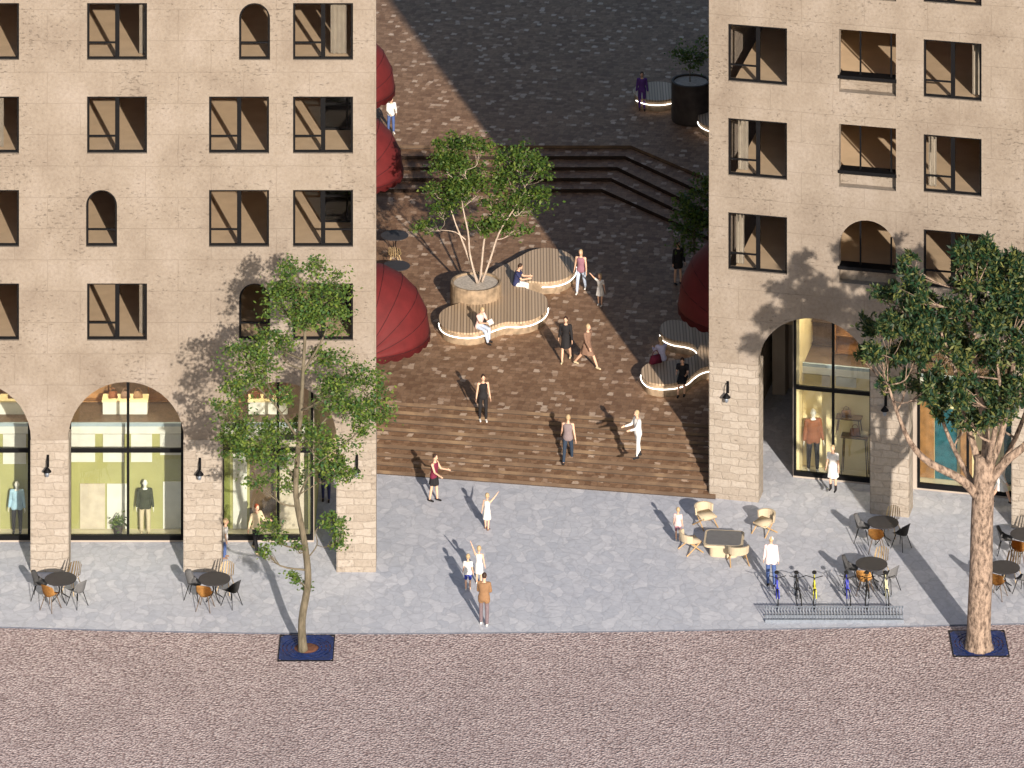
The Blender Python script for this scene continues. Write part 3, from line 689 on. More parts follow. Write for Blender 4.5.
p1 = trestle(FR, 855, 470, 2.95, .065, 1.0, 1.45, 'tall slim dark display table beside the brown suited mannequin')
p2 = trestle(FR, 849, 400, 3.05, 1.52, .95, .62, 'small dark display stand on top of the tall slim table')
bagthing(p1+Vector((0, 0, .003)), 0, 1.3, K['rust'], 'rust handbag under the small stand on the tall display table')
bagthing(p2+Vector((-.1, 0, .003)), 0, 1.2, K['brown'], 'brown handbag on top of the small display stand')
bagthing(p1+Vector((.34, -.06, .003)), 0, .9, K['beige'], 'small beige handbag at the right end of the tall display table')

# ------------------------------------------------------------------ people
def v3(*a): return Vector(a)
def body_parts(h, pose, kid=False):
    fwd = v3(0, -1, 0); J = {}
    sit = pose.get('sit', False); lean = R(pose.get('lean', 2)); sw = pose.get('hw', .09)
    legs = pose.get('legs', ((0, 0), (0, 0)))
    ank = []
    for s, (a, k) in zip((1, -1), legs):
        a, k = R(a), R(k); d1 = v3(s*.05, -math.sin(a), -math.cos(a)).normalized(); b = a-k; d2 = v3(0, -math.sin(b), -math.cos(b))
        hip = v3(s*sw, 0, 0); kn = hip+d1*.43; an = kn+d2*.42; ank.append(an); J[s] = [hip, kn, an, b]
    low = min(a.z for a in ank); off = v3(0, 0, .085-low)
    if sit: off = v3(0, 0, pose.get('seat', .45)+.10)
    for s in (1, -1): J[s][:3] = [q+off for q in J[s][:3]]
    P = off.copy(); sp = v3(0, -math.sin(lean), math.cos(lean)); J['P'] = P; J['sp'] = sp
    J['neck'] = P+sp*.54; hl = R(pose.get('head', 5)); J['hd'] = v3(math.sin(R(pose.get('hturn', 0)))*.02, -math.sin(lean+hl), math.cos(lean+hl)).normalized()
    arms = pose.get('arms', ((5, 8, 10), (-5, 8, 10)))
    for s, ar_ in zip((1, -1), arms):
        a, ab, fl = [R(q) for q in ar_[:3]]; inw = R(ar_[3]) if len(ar_) > 3 else 0
        sh = P+sp*.47+v3(s*.175, 0, 0)
        d1 = v3(s*math.sin(ab), -math.sin(a)*math.cos(ab), -math.cos(a)*math.cos(ab)).normalized()
        b = a+fl; d2 = v3(s*math.sin(ab-inw), -math.sin(b)*math.cos(ab), -math.cos(b)*math.cos(ab)).normalized()
        el = sh+d1*.28; wr_ = el+d2*.25; J['a%d' % s] = [sh, el, wr_, d2]
    return J
TOR = [(-.10, .120, .095), (-.04, .165, .115), (.03, .17, .12), (.10, .15, .11), (.19, .132, .10), (.29, .15, .112), (.39, .17, .115), (.46, .165, .10), (.505, .10, .075), (.53, .06, .058)]
def torso(bm, J, g=0.0, lo=-.11, hi=.54, fem=False, flare=0):
    rings = []
    for o, rx, ry in TOR:
        if o < lo-.01 or o > hi: continue
        if fem: rx *= (1.02 if o < .05 else .9 if o < .25 else .9)
        c = J['P']+J['sp']*o; f = v3(0, -J['sp'].z, J['sp'].y)
        rings.append([c+v3(1, 0, 0)*math.cos(t)*(rx+g)+f*math.sin(t)*(ry+g) for t in (2*math.pi*k/18 for k in range(18))])
    ring_loft(bm, rings)
def person(name, px_, py_, h, face, pose, fit, label, base=None, cat='person', skin='skin', group=None, rootz=None):
    p = base if base is not None else GP(px_, py_)
    J = body_parts(h, pose); S = h/1.75; kid = h < 1.4; hs = 1.0 if not kid else 1.28
    t = thing(name, label, cat, p, R(face), group)
    fem = fit.get('fem', False); vox = .0135
    def place(nm, bm, m, vx=vox, sm=2):
        me = remeshed(bm, vx, sm); me.transform(Matrix.Scale(S, 4)); return obj_me(nm, me, m, t)
    # body
    bm = B(); torso(bm, J, 0, fem=fem)
    for s in (1, -1):
        hip, kn, an, b = J[s]
        capsule(bm, hip, kn, .078, .052); capsule(bm, kn+v3(0, 0, 0), kn.lerp(an, .35), .052, .054); capsule(bm, kn.lerp(an, .35), an, .054, .036)
        toe = an+v3(0, -.13, -.055); toe = an+(v3(0, -math.cos(b*.6), 0) if abs(b) < 1 else v3(0, -1, 0))*.14+v3(0, 0, -.055+max(0, -math.sin(b)*.0))
        capsule(bm, an+v3(0, .03, -.04), toe, .035, .026); J['toe%d' % s] = toe
        sh, el, wr_, d2 = J['a%d' % s]
        capsule(bm, J['P']+J['sp']*.46+v3(s*.10, 0, 0), sh, .062, .056); capsule(bm, sh, el, .050, .038); capsule(bm, el, wr_, .039, .027)
        side = v3(0, -1, 0) if abs(d2.y) < .8 else v3(0, 0, 1)
        side = (side-d2*side.dot(d2)).normalized(); nrm = d2.cross(side)
        capsule(bm, wr_+d2*.02, wr_+d2*.075, .034, .036, flat=(side, 1, .5))
        for i, (off, ln) in enumerate(((.028, .068), (.010, .08), (-.009, .074), (-.027, .058))):
            q0 = wr_+d2*.08+side*off; q1 = q0+d2*ln*.55; q2 = q1+(d2*.85+nrm*s*.5).normalized()*ln*.45
            capsule(bm, q0, q1, .0098, .009, 6); capsule(bm, q1, q2, .009, .008, 6)
        capsule(bm, wr_+d2*.03+side*.025, wr_+d2*.065+side*.062, .0115, .009, 6)
    nk = J['neck']; hd = J['hd']; hc = nk+hd*(.155*hs)
    capsule(bm, nk-J['sp']*.05, nk+hd*.07, .052, .05)
    f = v3(0, -hd.z, hd.y).normalized()
    M3 = Matrix((v3(1, 0, 0), -f, hd)).transposed()
    ht = Matrix.Rotation(R(pose.get('hturn', 0)), 3, hd); M3 = ht @ M3; f = ht @ f; sx = ht @ v3(1, 0, 0)
    ell(bm, hc, (.074*hs, .093*hs, .112*hs), 16, 10, M3=M3); ell(bm, hc+(f*.02-hd*.062)*hs, (.052*hs, .06*hs, .05*hs), 12, 8, M3=M3)
    capsule(bm, hc+(f*.088+hd*.012)*hs, hc+(f*.106-hd*.018)*hs, .009*hs, .014*hs, 8)
    for s in (1, -1): ell(bm, hc+(sx*s*.076-hd*.005)*hs, (.011*hs, .02*hs, .03*hs), 8, 6, M3=M3)
    place('body', bm, K[skin], .0115, 1)
    if cat == 'person':
        for s in (1, -1):
            bm = B(); ell(bm, hc+(sx*s*.031+f*.083+hd*.012)*hs, (.013*hs, .009*hs, .008*hs), 8, 6, M3=M3); o = obj('eye', bm, K['eye'], t, True); o.data.transform(Matrix.Scale(S, 4))
        bm = B(); ell(bm, hc+(f*.080-hd*.052)*hs, (.024*hs, .010*hs, .007*hs), 8, 6, M3=M3); o = obj('mouth', bm, K['lips'], t, True); o.data.transform(Matrix.Scale(S, 4))
        bm = B(); ell(bm, hc+(hd*.022-f*.018)*hs, (.086*hs, .092*hs, .108*hs), 14, 10, M3=M3)
        if fit.get('long'):
            capsule(bm, hc-f*.06*hs, hc-f*.075*hs-hd*.17*hs, .075*hs, .055*hs, flat=(sx, 1, .6))
        if fit.get('bun'): ell(bm, hc-f*.09*hs+hd*.07*hs, (.045, .045, .045))
        if fit.get('hair'): place('hair', bm, K[fit['hair']], .015, 1)
        if fit.get('cap'):
            bm = B(); ell(bm, hc+hd*.035*hs, (.096*hs, .105*hs, .098*hs), 16, 10, M3=M3); capsule(bm, hc+f*.08*hs+hd*.04*hs, hc+f*.15*hs+hd*.03*hs, .05, .05, flat=(sx, 1, .25)); place('cap', bm, K[fit['cap']], .015, 1)
    # clothes
    bot = fit.get('bottom'); top = fit.get('top'); dress = fit.get('dress')
    if bot and bot[0] in ('trousers', 'shorts'):
        bm = B(); torso(bm, J, .016, hi=.13, fem=fem)
        for s in (1, -1):
            hip, kn, an, b = J[s]; 
            e = .93 if bot[0] == 'trousers' else 0
            capsule(bm, hip, kn if e else hip.lerp(kn, .75), .097, .070 if e else .088)
            if e: capsule(bm, kn, kn.lerp(an, e), .070, .052 if not bot[2:] else bot[2])
        place(bot[0], bm, K[bot[1]])
    def skirt(bm, ln, wd, up=.12):
        kn = (J[1][1]+J[-1][1])/2; an = (J[1][2]+J[-1][2])/2
        if pose.get('sit'):
            for s in (1, -1): capsule(bm, J[s][0], J[s][1], .10, .085)
            capsule(bm, J['P'], kn, .12, .08)
            return
        hem = J['P'].lerp(v3(kn.x, kn.y, kn.z), min(1, ln)); 
        if ln > 1: hem = kn.lerp(an, ln-1)
        rings = []
        sprd = max(abs(J[1][1].y-J[-1][1].y)*.5, 0)
        for q in (0, .2, .45, .7, .88, 1):
            c = (J['P']+v3(0, 0, up*.3)).lerp(hem, q); rx = .175+(wd-.175)*q; ry = .13+(wd*.85-.13)*q+sprd*q*.7
            rings.append([c+v3(math.cos(a)*(rx+.012*math.sin(a*7)*q), math.sin(a)*(ry+.012*math.sin(a*7)*q), 0) for a in (2*math.pi*k/42 for k in range(42))])
        ring_loft(bm, rings)
    if bot and bot[0] == 'skirt':
        bm = B(); torso(bm, J, .017, hi=.13, fem=fem); skirt(bm, bot[2], bot[3]); place('skirt', bm, K[bot[1]])
    if top or dress:
        m, sl_, ln = (top or dress)[:3]
        bm = B(); g = .022 if sl_ < 3 else .038
        torso(bm, J, g, lo=ln, hi=.515 if sl_ == 0 else .51, fem=fem)
        for s in (1, -1):
            sh, el, wr_, d2 = J['a%d' % s]
            if sl_ == 0: capsule(bm, J['P']+J['sp']*.42+v3(s*.09, 0, 0), J['P']+J['sp']*.49+v3(s*.11, 0, 0), .07, .04)
            if sl_ >= 1: capsule(bm, J['P']+J['sp']*.455+v3(s*.10, 0, 0), sh, .078, .068); capsule(bm, sh, sh.lerp(el, .6 if sl_ == 1 else 1), .066, .056)
            if sl_ >= 2: capsule(bm, el, el.lerp(wr_, .93), .056, .042)
        if ln < -.1:
            for s in (1, -1):
                if not dress: capsule(bm, J['P']+v3(s*.07, 0, 0), J[s][0].lerp(J[s][1], min(.6, -ln)), .125, .125)
        if dress: skirt(bm, dress[3], dress[4]); place('dress', bm, K[m])
        else: place({0: 'vest', 1: 'shirt', 2: 'shirt', 3: 'jacket'}[sl_], bm, K[m])
        if fit.get('hood'):
            bm = B(); capsule(bm, J['neck']-J['sp']*.04+v3(-.06, .05, 0), J['neck']-J['sp']*.04+v3(.06, .05, 0), .075, .075); place('hood', bm, K[m])
    if fit.get('shoes'):
        for s in (1, -1):
            an = J[s][2]; toe = J['toe%d' % s]
            bm = B(); capsule(bm, an+v3(0, .035, -.04), toe+v3(0, -.01, .0), .046, .036)
            if fit.get('boots'): capsule(bm, an+v3(0, .01, -.03), an.lerp(J[s][1], .3), .052, .056)
            place('shoe', bm, K[fit['shoes']], .014, 1)
    if fit.get('paper'):
        q = (J['a1'][2]+J['a-1'][2])/2+v3(0, -.1, .03)
        bm = B(); box(bm, -.15, .15, -.005, .005, -.1, .1, mat=Matrix.Translation(q) @ Matrix.Rotation(R(-40), 4, 'X')); o = obj('newspaper', bm, K['white']); o.data.transform(Matrix.Scale(S, 4))
        o.location = p; o.rotation_euler = (0, 0, R(face)); tag(o, 'white sheet of paper held open by the seated woman in pink', 'newspaper')
    return t
ST = dict(legs=((2, 0), (-3, 2)), arms=((4, 9, 12), (-4, 9, 12)))
WK = dict(legs=((24, 4), (-20, 12)), arms=((-20, 10, 12), (24, 10, 22)), lean=4)
WK2 = dict(legs=((-14, 14), (16, 2)), arms=((18, 12, 18), (-14, 12, 10)), lean=3)
SITP = dict(sit=True, legs=((84, 84), (80, 62)), arms=((35, 8, 60, 14), (38, 8, 62, 14)), lean=10, head=18)
UPR = dict(legs=((3, 0), (-4, 3)), arms=((-6, 12, 8), (140, 28, 10)))
UPL = dict(legs=((3, 0), (-4, 3)), arms=((140, 28, 10), (-6, 12, 8)))
RCH = dict(legs=((6, 2), (-6, 4)), arms=((28, 10, 60), (30, 10, 45)), lean=3)
BK = dict(legs=((4, 0), (-4, 2)), arms=((12, 8, 55, 20), (12, 8, 55, 20)), lean=3, head=12)
people = [
 (391, 133, 1.55, 20, BK, dict(top=('white', 2, -.1), bottom=('trousers', 'jeans'), shoes='white', hair='hblond', fem=True), 'person in a white top and blue jeans at the top left of the plaza', G(391, 133, ZT)),
 (642, 110, 1.65, 0, ST, dict(top=('purple', 2, -.1), bottom=('trousers', 'purple'), shoes='black', hair='hbrown', fem=True), 'person in purple standing beside the far curved bench', G(642, 110, ZT)),
 (678, 284, 1.70, 30, ST, dict(top=('black', 3, -.45), bottom=('skirt', 'black', .6, .2), shoes='black', hair='hbrown', long=True, fem=True), 'woman in a black coat standing in shade by the right red awning', None),
 (581, 292, 1.72, -15, WK2, dict(top=('mauve', 0, -.1), bottom=('trousers', 'ljeans'), shoes='white', hair='hblond', long=True, fem=True), 'blond woman in a mauve sleeveless top and pale jeans walking beside the curved bench', None),
 (600, 305.5, 1.22, -20, UPR, dict(dress=('white', 1, -.1, .8, .24), shoes='white', hair='hblond', long=True, fem=True), 'small girl in a white dress raising one arm next to the mauve topped woman', None),
 (566, 361, 1.74, -12, WK2, dict(dress=('black', 2, -.1, .85, .20), shoes='beige', hair='hbrown', fem=True), 'dark haired woman in a black dress walking in the middle of the plaza', None),
 (587, 367, 1.76, 50, dict(WK, legs=((30, 3), (-28, 14))), dict(dress=('brown', 2, -.1, .85, .21), shoes='beige', hair='hblond', fem=True), 'blond woman in a brown dress striding beside the woman in black', None),
 (483, 421, 1.74, 10, ST, dict(top=('black', 0, -.1), bottom=('trousers', 'black'), shoes='white', hair='hbrown', bun=True, fem=True), 'woman in black camisole and black leggings standing alone on the brown plaza', None),
 (568, 462.5, 1.78, 170, WK2, dict(top=('vest', 0, -.1), bottom=('trousers', 'ddenim'), shoes='black', hair='hblond'), 'man in a taupe vest and dark jeans seen from behind on the steps', None),
 (638, 457.5, 1.74, -70, RCH, dict(top=('white', 2, -.12), bottom=('trousers', 'white'), shoes='black', hair='hblond', boots=True), 'person all in white with black boots reaching out on the steps', None),
 (434, 501, 1.72, 60, RCH, dict(top=('maroon', 0, -.1), bottom=('skirt', 'black', .75, .19), shoes='black', hair='hbrown', fem=True), 'woman in a maroon top and black skirt at the left foot of the steps', None),
 (487, 529.5, 1.25, 150, UPR, dict(dress=('white', 0, -.1, .9, .22), shoes='brown', hair='hblond', bun=True, fem=True), 'girl in a white dress stretching an arm up alone on the grey paving', None),
 (468, 590.5, 1.22, 175, ST, dict(top=('white', 1, -.12), bottom=('shorts', 'blue'), shoes='white', hair='hblond'), 'small boy in a white shirt and royal blue shorts seen from behind', None),
 (479, 584, 1.28, 170, UPL, dict(dress=('white', 0, -.1, .9, .22), shoes='white', hair='hblond', fem=True), 'girl in white with raised arm in front of the man in the tan jacket', None),
 (484, 625, 1.78, 170, BK, dict(top=('tanc', 3, -.2), bottom=('trousers', 'greytr', .06), shoes='white', hair='hbrown'), 'man in a tan jacket and grey trousers at the pavement edge seen from behind', None),
 (678, 541, 1.15, 165, ST, dict(top=('pink', 1, -.12), bottom=('shorts', 'mauve'), shoes='white', hair='hblond'), 'small child in a pink shirt beside the cream lounge chairs', None),
 (771, 586, 1.72, 175, ST, dict(top=('blush', 3, -.15), bottom=('trousers', 'jeans'), shoes='black', cap='white', hood=True, hair='hblond'), 'person in a pale hoodie, white cap and blue jeans behind the bicycles', None),
 (833, 490.5, 1.66, -20, ST, dict(dress=('white', 1, -.1, .95, .22), shoes='black', hair='hblond', boots=True, fem=True), 'blond woman in a white dress with black boots before the tall glazed arch', None),
 (225, 558, 1.35, 100, ST, dict(top=('white', 1, -.12), bottom=('trousers', 'jeans'), shoes='brown', hair='hblond'), 'child in a white shirt and blue jeans beside the pillar left of the slender tree', None),
 (256, 552, 1.75, 40, dict(WK2, arms=((30, 12, 70), (-14, 12, 10))), dict(top=('beige', 2, -.1), bottom=('trousers', 'black'), shoes='beige', hair='hred', fem=True), 'auburn haired woman in beige and black walking before the shop behind the slender tree', None),
 (326, 501, 1.7, 0, ST, dict(top=('navy', 2, -.15), bottom=('trousers', 'navy'), shoes='black', hair='hbrown'), 'person in navy standing in the shaded passage right of the left shops', G(326, 501, 0)),
 (1001, 503, 1.72, 60, WK, dict(top=('white', 2, -.12), bottom=('skirt', 'white', .95, .19), shoes='black', hair='hblond', fem=True), 'person in white walking behind the thick trunked tree', None),
]
for (x, y, h, fc, po, ft, lb, bs) in people: person('person', x, y, h, fc, po, ft, lb, bs)
# seated people: root stands on the plaza, seat 0.45 up
def seated(x, y, h, fc, ft, lb, po=SITP):
    p = G(x, y, ZP+.45); p.z = ZP; person('person', 0, 0, h, fc, dict(po, seat=.45*1.75/h), ft, lb, p)
seated(516, 286, 1.76, 80, dict(top=('navy', 1, -.1), bottom=('trousers', 'white'), shoes='black', hair='hbrown'), 'man in a navy shirt seated on the curved bench beside the round planter')
seated(479, 328.5, 1.70, 50, dict(top=('pink', 1, -.1), bottom=('trousers', 'ljeans'), shoes='black', hair='hblond', fem=True, paper=True), 'woman in pale pink and light jeans reading on the front lobe of the curved bench')
seated(662, 361, 1.70, 200, dict(top=('lav', 2, -.1), bottom=('trousers', 'lav'), shoes='maroon', hair='hblond', long=True, fem=True), 'blond woman in lavender sitting with her back turned on the right hand bench')
seated(683, 379, 1.72, -10, dict(dress=('black', 1, -.1, .8, .2), shoes='black', hair='hbrown', long=True, fem=True), 'woman in a black dress seated at the front of the right hand bench')
# mannequins
def mann(fr, x, w, z, h, fc, ft, lb, po=ST):
    u, _ = fr.uz(x, 520, w); p = fr.world(u, w, z)
    person('mannequin', 0, 0, h, fc, po, ft, lb, p, 'mannequin', 'plast', 'mannequins in the shop windows')
mann(FL, 145, 2.95, .065, 1.95, 5, dict(top=('darkgreen', 3, -.12), bottom=('trousers', 'beige', .065), shoes='beige'), 'headed white mannequin in a dark jacket and beige trousers in the central left shop window')
mann(FL, 17, 2.95, .065, 1.9, 0, dict(top=('ltblue', 2, -.12), bottom=('trousers', 'black'), shoes='black'), 'white mannequin in a light blue shirt and black trousers at the left edge')
mann(FR, 813, 2.9, .065, 2.35, 10, dict(top=('rust', 3, -.15), bottom=('trousers', 'black'), shoes='white'), 'oversized mannequin in a rust brown jacket behind the tall right hand glass')

# ------------------------------------------------------------------ benches, planters, awnings
def bench(name, outline, z, hgt, led, label, group='curved benches with light strips'):
    pts = [G(x, y, z+hgt) for x, y in outline]; c = sum(pts, Vector())/len(pts); c.z = z
    t = thing(name, label, 'bench', c, 0, group)
    sm = catmull([p-c for p in pts], 5)
    bm = B(); prism(bm, [(p.x, p.y) for p in sm], hgt-.07, hgt); obj('seat', bm, M['slat'], t)
    n = len(sm); cc = []
    area = sum(sm[i].x*sm[(i+1) % n].y-sm[(i+1) % n].x*sm[i].y for i in range(n)); sg = 1 if area > 0 else -1
    def off(i, d):
        tt = (sm[(i+1) % n]-sm[i-1]); tt.z = 0; tt.normalize(); nn = Vector((tt.y, -tt.x, 0))*sg; return sm[i]+nn*d
    bm = B(); prism(bm, [(off(i, -.05).x, off(i, -.05).y) for i in range(n)], .002, hgt-.073); obj('base', bm, M['bside'], t)
    for a, b in led:
        bm = B(); ps = []
        for i in range(a*5, b*5+1):
            q = off(i % n, .012); q.z = hgt-.20; ps.append(q)
        tube(bm, ps, .018, 6); obj('light_strip', bm, M['led'], t)
    return t
LBO = [(439, 318), (442, 326), (452, 331), (468, 333), (482, 331), (493, 326), (506, 322), (520, 322), (534, 319), (545, 312), (548, 303), (544, 295), (534, 291), (526, 288), (524, 284), (530, 281), (542, 282), (556, 281), (568, 277), (575, 270), (576, 262), (570, 254), (557, 249), (543, 248), (530, 251), (519, 257), (508, 263), (498, 268), (490, 275), (484, 286), (474, 297), (462, 302), (448, 307), (441, 312)]
bench('curved_bench', LBO, ZP, .5, [(0, 10), (16, 20)], 'large wavy slatted bench wrapping the round planter, with white light strip')
RBO = [(660, 330), (662, 324), (670, 320), (682, 321), (694, 326), (709, 333), (727, 340), (730, 362), (715, 365), (702, 368), (694, 373), (687, 379), (676, 383), (660, 384), (647, 381), (641, 373), (644, 366), (653, 362), (668, 361), (682, 359), (693, 356), (698, 351), (694, 345), (685, 342), (673, 340), (664, 336)]
bench('curved_bench', RBO, ZP, .5, [(8, 16), (21, 26)], 'S shaped slatted bench half hidden behind the right hand building')
def roundo(cx, cy, rx, ry, n=12): return [(cx+rx*math.cos(-2*math.pi*i/n), cy-ry*math.sin(-2*math.pi*i/n)) for i in range(n)]
bench('curved_bench', roundo(657, 91, 24, 9.5), ZT, .5, [(0, 5)], 'round lit bench in shade at the far top of the plaza')
bench('curved_bench', roundo(722, 117, 24, 11), ZT, .5, [(2, 6)], 'lit bench peeking out behind the right building high on the plaza')
def planter(p, r, h, label, m):
    t = thing('round_planter', label, 'planter', p)
    bm = B(); lathe(bm, [(r*.96, .002), (r, .1), (r, h-.03), (r-.02, h), (r-.10, h), (r-.12, h-.12)], seg=40, cap=True)
    bm.faces.ensure_lookup_table(); obj('pot', bm, m, t, False)
    bm = B(); lathe(bm, [(r-.125, h-.14), (r-.125, h-.07)], seg=40); obj('soil', bm, M['soil'], t)
    return t
pp1 = G(476, 283, ZP+.95); pp1.z = ZP
planter(pp1, 1.0, 1.02, 'round brown stone planter of the multi stemmed tree on the curved bench', M['bside'])
pp2 = G(691, 120, ZT)
planter(pp2, .84, 1.7, 'dark round planter between the two far benches at the top', M['darkpot'])

def awning(c, Rr, side, label):
    """quarter-sphere canvas awning whose ribs meet in two hinges on the wall; side=+1 bulges to +X"""
    t = thing('dome_awning', label, 'awning', c, 0 if side > 0 else 0, 'red dome awnings along the passage walls')
    bm = B(); n, m = 5, 14; ribs = []
    def P(a, b, r=Rr):   # a: swing of the rib 0 (hem, outward) .. 90 (up, along the wall); b: along the axis 0..180
        sag = 1-.018*math.sin(a*n*0+b)*0
        return Vector((side*r*math.sin(b)*math.cos(a), -r*math.cos(b), r*math.sin(b)*math.sin(a)))
    sub = 4; rows_ = []
    for i in range(n*sub+1):
        a = math.pi/2*i/(n*sub); fr_ = (i % sub)/sub; sag = 1-.012*math.sin(math.pi*fr_)
        rows_.append([bm.verts.new(P(a, math.pi*j/m, Rr*(sag if 0 < j < m else 1))) for j in range(m+1)])
    for a_, b_ in zip(rows_, rows_[1:]):
        for j in range(m):
            try: bm.faces.new((a_[j], a_[j+1], b_[j+1], b_[j]))
            except ValueError: pass
    bmesh.ops.remove_doubles(bm, verts=bm.verts[:], dist=.002)
    bmesh.ops.solidify(bm, geom=bm.faces[:], thickness=.012)
    obj('canvas', bm, M['red'], t, True)
    for i in range(n+1):
        a = math.pi/2*i/n; bm = B(); tube(bm, [P(a, math.pi*j/20, Rr+.004) for j in range(21)], .011, 5); obj('rib', bm, M['redseam'], t, True)
    bm = B(); k = 56; top = []; 
    for i in range(k+1):
        b = math.pi*i/k; p = P(0, b); q = p+Vector((0, 0, -.16-.09*abs(math.sin(b*14)))); top.append((bm.verts.new(p), bm.verts.new(q)))
    for u_, v_ in zip(top, top[1:]): bm.faces.new((u_[0], v_[0], v_[1], u_[1]))
    bmesh.ops.solidify(bm, geom=bm.faces[:], thickness=.008); obj('valance', bm, M['red'], t)
    return t
def aw_left(y, R_, zc, label):
    d = F*(H-zc)/(y-YH)-D0; awning((xleft(d)+.08, d, zc), R_, 1, label)
aw_left(332, 2.5, ZP+2.5, 'big red dome awning over the plaza at the left, nearest the steps')
aw_left(170, 2.35, ZP+2.9, 'red dome awning on the left side beside the upper steps')
aw_left(88, 2.45, ZT+2.6, 'red dome awning barely showing at the upper left')
def aw_right(x, y, R_, zc, label):
    p = G(x, y, zc); q = wpt(FR.O, FR.w, p.y); awning((q.x, p.y, zc), R_, -1, label)
aw_right(735, 305, 2.75, ZP+2.5, 'red dome awning above the S shaped bench at the right')
aw_right(755, 236, 2.9, ZP+2.6, 'dark red dome awning half hidden behind the right one')

# ------------------------------------------------------------------ furniture
def cafe_table(loc, label):
    t = thing('cafe_table', label, 'table', loc, 0, 'round dark cafe tables')
    bm = B(); lathe(bm, [(.50, .715), (.555, .725), (.56, .74), (.55, .75)], seg=36); obj('table_top', bm, M['tabletop'], t)
    for k in range(4):
        a = math.pi/2*k+.6; bm = B(); tube(bm, [(math.cos(a)*r, math.sin(a)*r, z) for r, z in ((.3, .715), (.1, .55), (.04, .38), (.1, .2), (.34, .0125))], .016, 6); obj('leg', bm, M['black'], t, True)
    return t
def shell_mesh(m, wire=False):
    bm = B(); nu, nv = 10, 12; rows_ = []
    for i in range(nu+1):
        u = i/nu
        row = []
        for j in range(nv+1):
            s = (j/nv-.5)*2
            if u < .5:
                f = u/.5; y = -.22+.40*f; z = .44+.012*math.cos(f*3)-.02*math.sin(f*math.pi); wdt = .20+.05*f; lift = .05+.20*f**2
            else:
                f = (u-.5)/.5; y = .18+.10*f; z = .44+.40*f; wdt = .25-.03*f; lift = .20*(1-f)
            x = s*wdt; zz = z+lift*s*s*(1 if u < .5 else .6); yy = y-(.10*s*s*(0 if u < .5 else 1)*(1-.2*u))
            if u >= .5: zz = z-.06*s*s*((u-.5)/.5)**2+lift*.5*s*s
            row.append(bm.verts.new((x, yy, zz)))
        rows_.append(row)
    for i in range(nu):
        for j in range(nv):
            if wire and j % 2 == 1 and 1 <= i: continue
            bm.faces.new((rows_[i][j], rows_[i][j+1], rows_[i+1][j+1], rows_[i+1][j]))
    bmesh.ops.solidify(bm, geom=bm.faces[:], thickness=.022)
    return bm
def cafe_chair(m, wire, legm):
    t = thing('cafe_chair', 'x', 'chair', (0, 0, 0), 0, 'cafe chairs around the round tables')
    obj('seat', shell_mesh(m, wire), m, t, not wire)
    for sx in (-1, 1):
        for sy in (-1, 1):
            bm = B(); tube(bm, [(sx*.12, sy*.12, .44), (sx*.23, sy*.24, .0)], [.015, .011], 6); obj('leg', bm, legm, t)
    for ch in t.children: ch.data.transform(Matrix.Scale(1.13, 4))
    return t
proto = {'grey': cafe_chair(M['grey'], False, M['black']), 'orange': cafe_chair(M['orange'], False, M['dwood']), 'tan': cafe_chair(M['tan'], True, M['tan'])}
used = set()
def put_chair(k, loc, rz, label):
    o = proto[k]
    if k not in used: used.add(k); o.location = loc; o.rotation_euler = (0, 0, rz); o['label'] = label
    else: dup(o, loc, rz, label)
tab0 = None
sets = [((60.5, 578.5), 'below the leftmost pillar'), ((214.5, 578.5), 'left of the slender tree'), ((883, 522), 'against the pillar right of the glazed arch'),
        ((871.5, 563.5), 'just behind the yellow bicycle'), ((1004, 567), 'right of the thick trunk, in front'), ((1026, 534), 'at the right edge, behind the others')]
for (x, y), where in sets:
    p = G(x, y, .75); p.z = 0
    lab = 'round dark cafe table %s' % where
    if tab0 is None: tab0 = cafe_table(p, lab)
    else: dup(tab0, p, .0, lab)
    for k, dx, dy, word in (('grey', -.72, .12, 'left grey shell chair at the table %s'), ('orange', -.28, -.70, 'orange woven chair at the table %s'), ('grey', .62, -.42, 'front right grey shell chair at the table %s'), ('tan', .36, .66, 'tan slatted chair at the table %s')):
        rz = math.atan2(dy, dx)-math.pi/2 + random.Random(x+dx).uniform(-.2, .2)
        put_chair(k, p+Vector((dx, dy, 0)), rz, word % where)
# tables under the left awnings
for (x, y), w_ in (((394.5, 235), 'upper dark round table in the shade below the upper left awning'), ((396, 265.5), 'lower dark round table just above the big left awning')):
    p = G(x, y, ZP+.75); p.z = ZP; dup(tab0, p, .3, w_)
p = G(395, 258, ZP+.4); p.z = ZP; put_chair('tan', p, R(170), 'tan slatted chair between the two round tables at the left of the plaza')
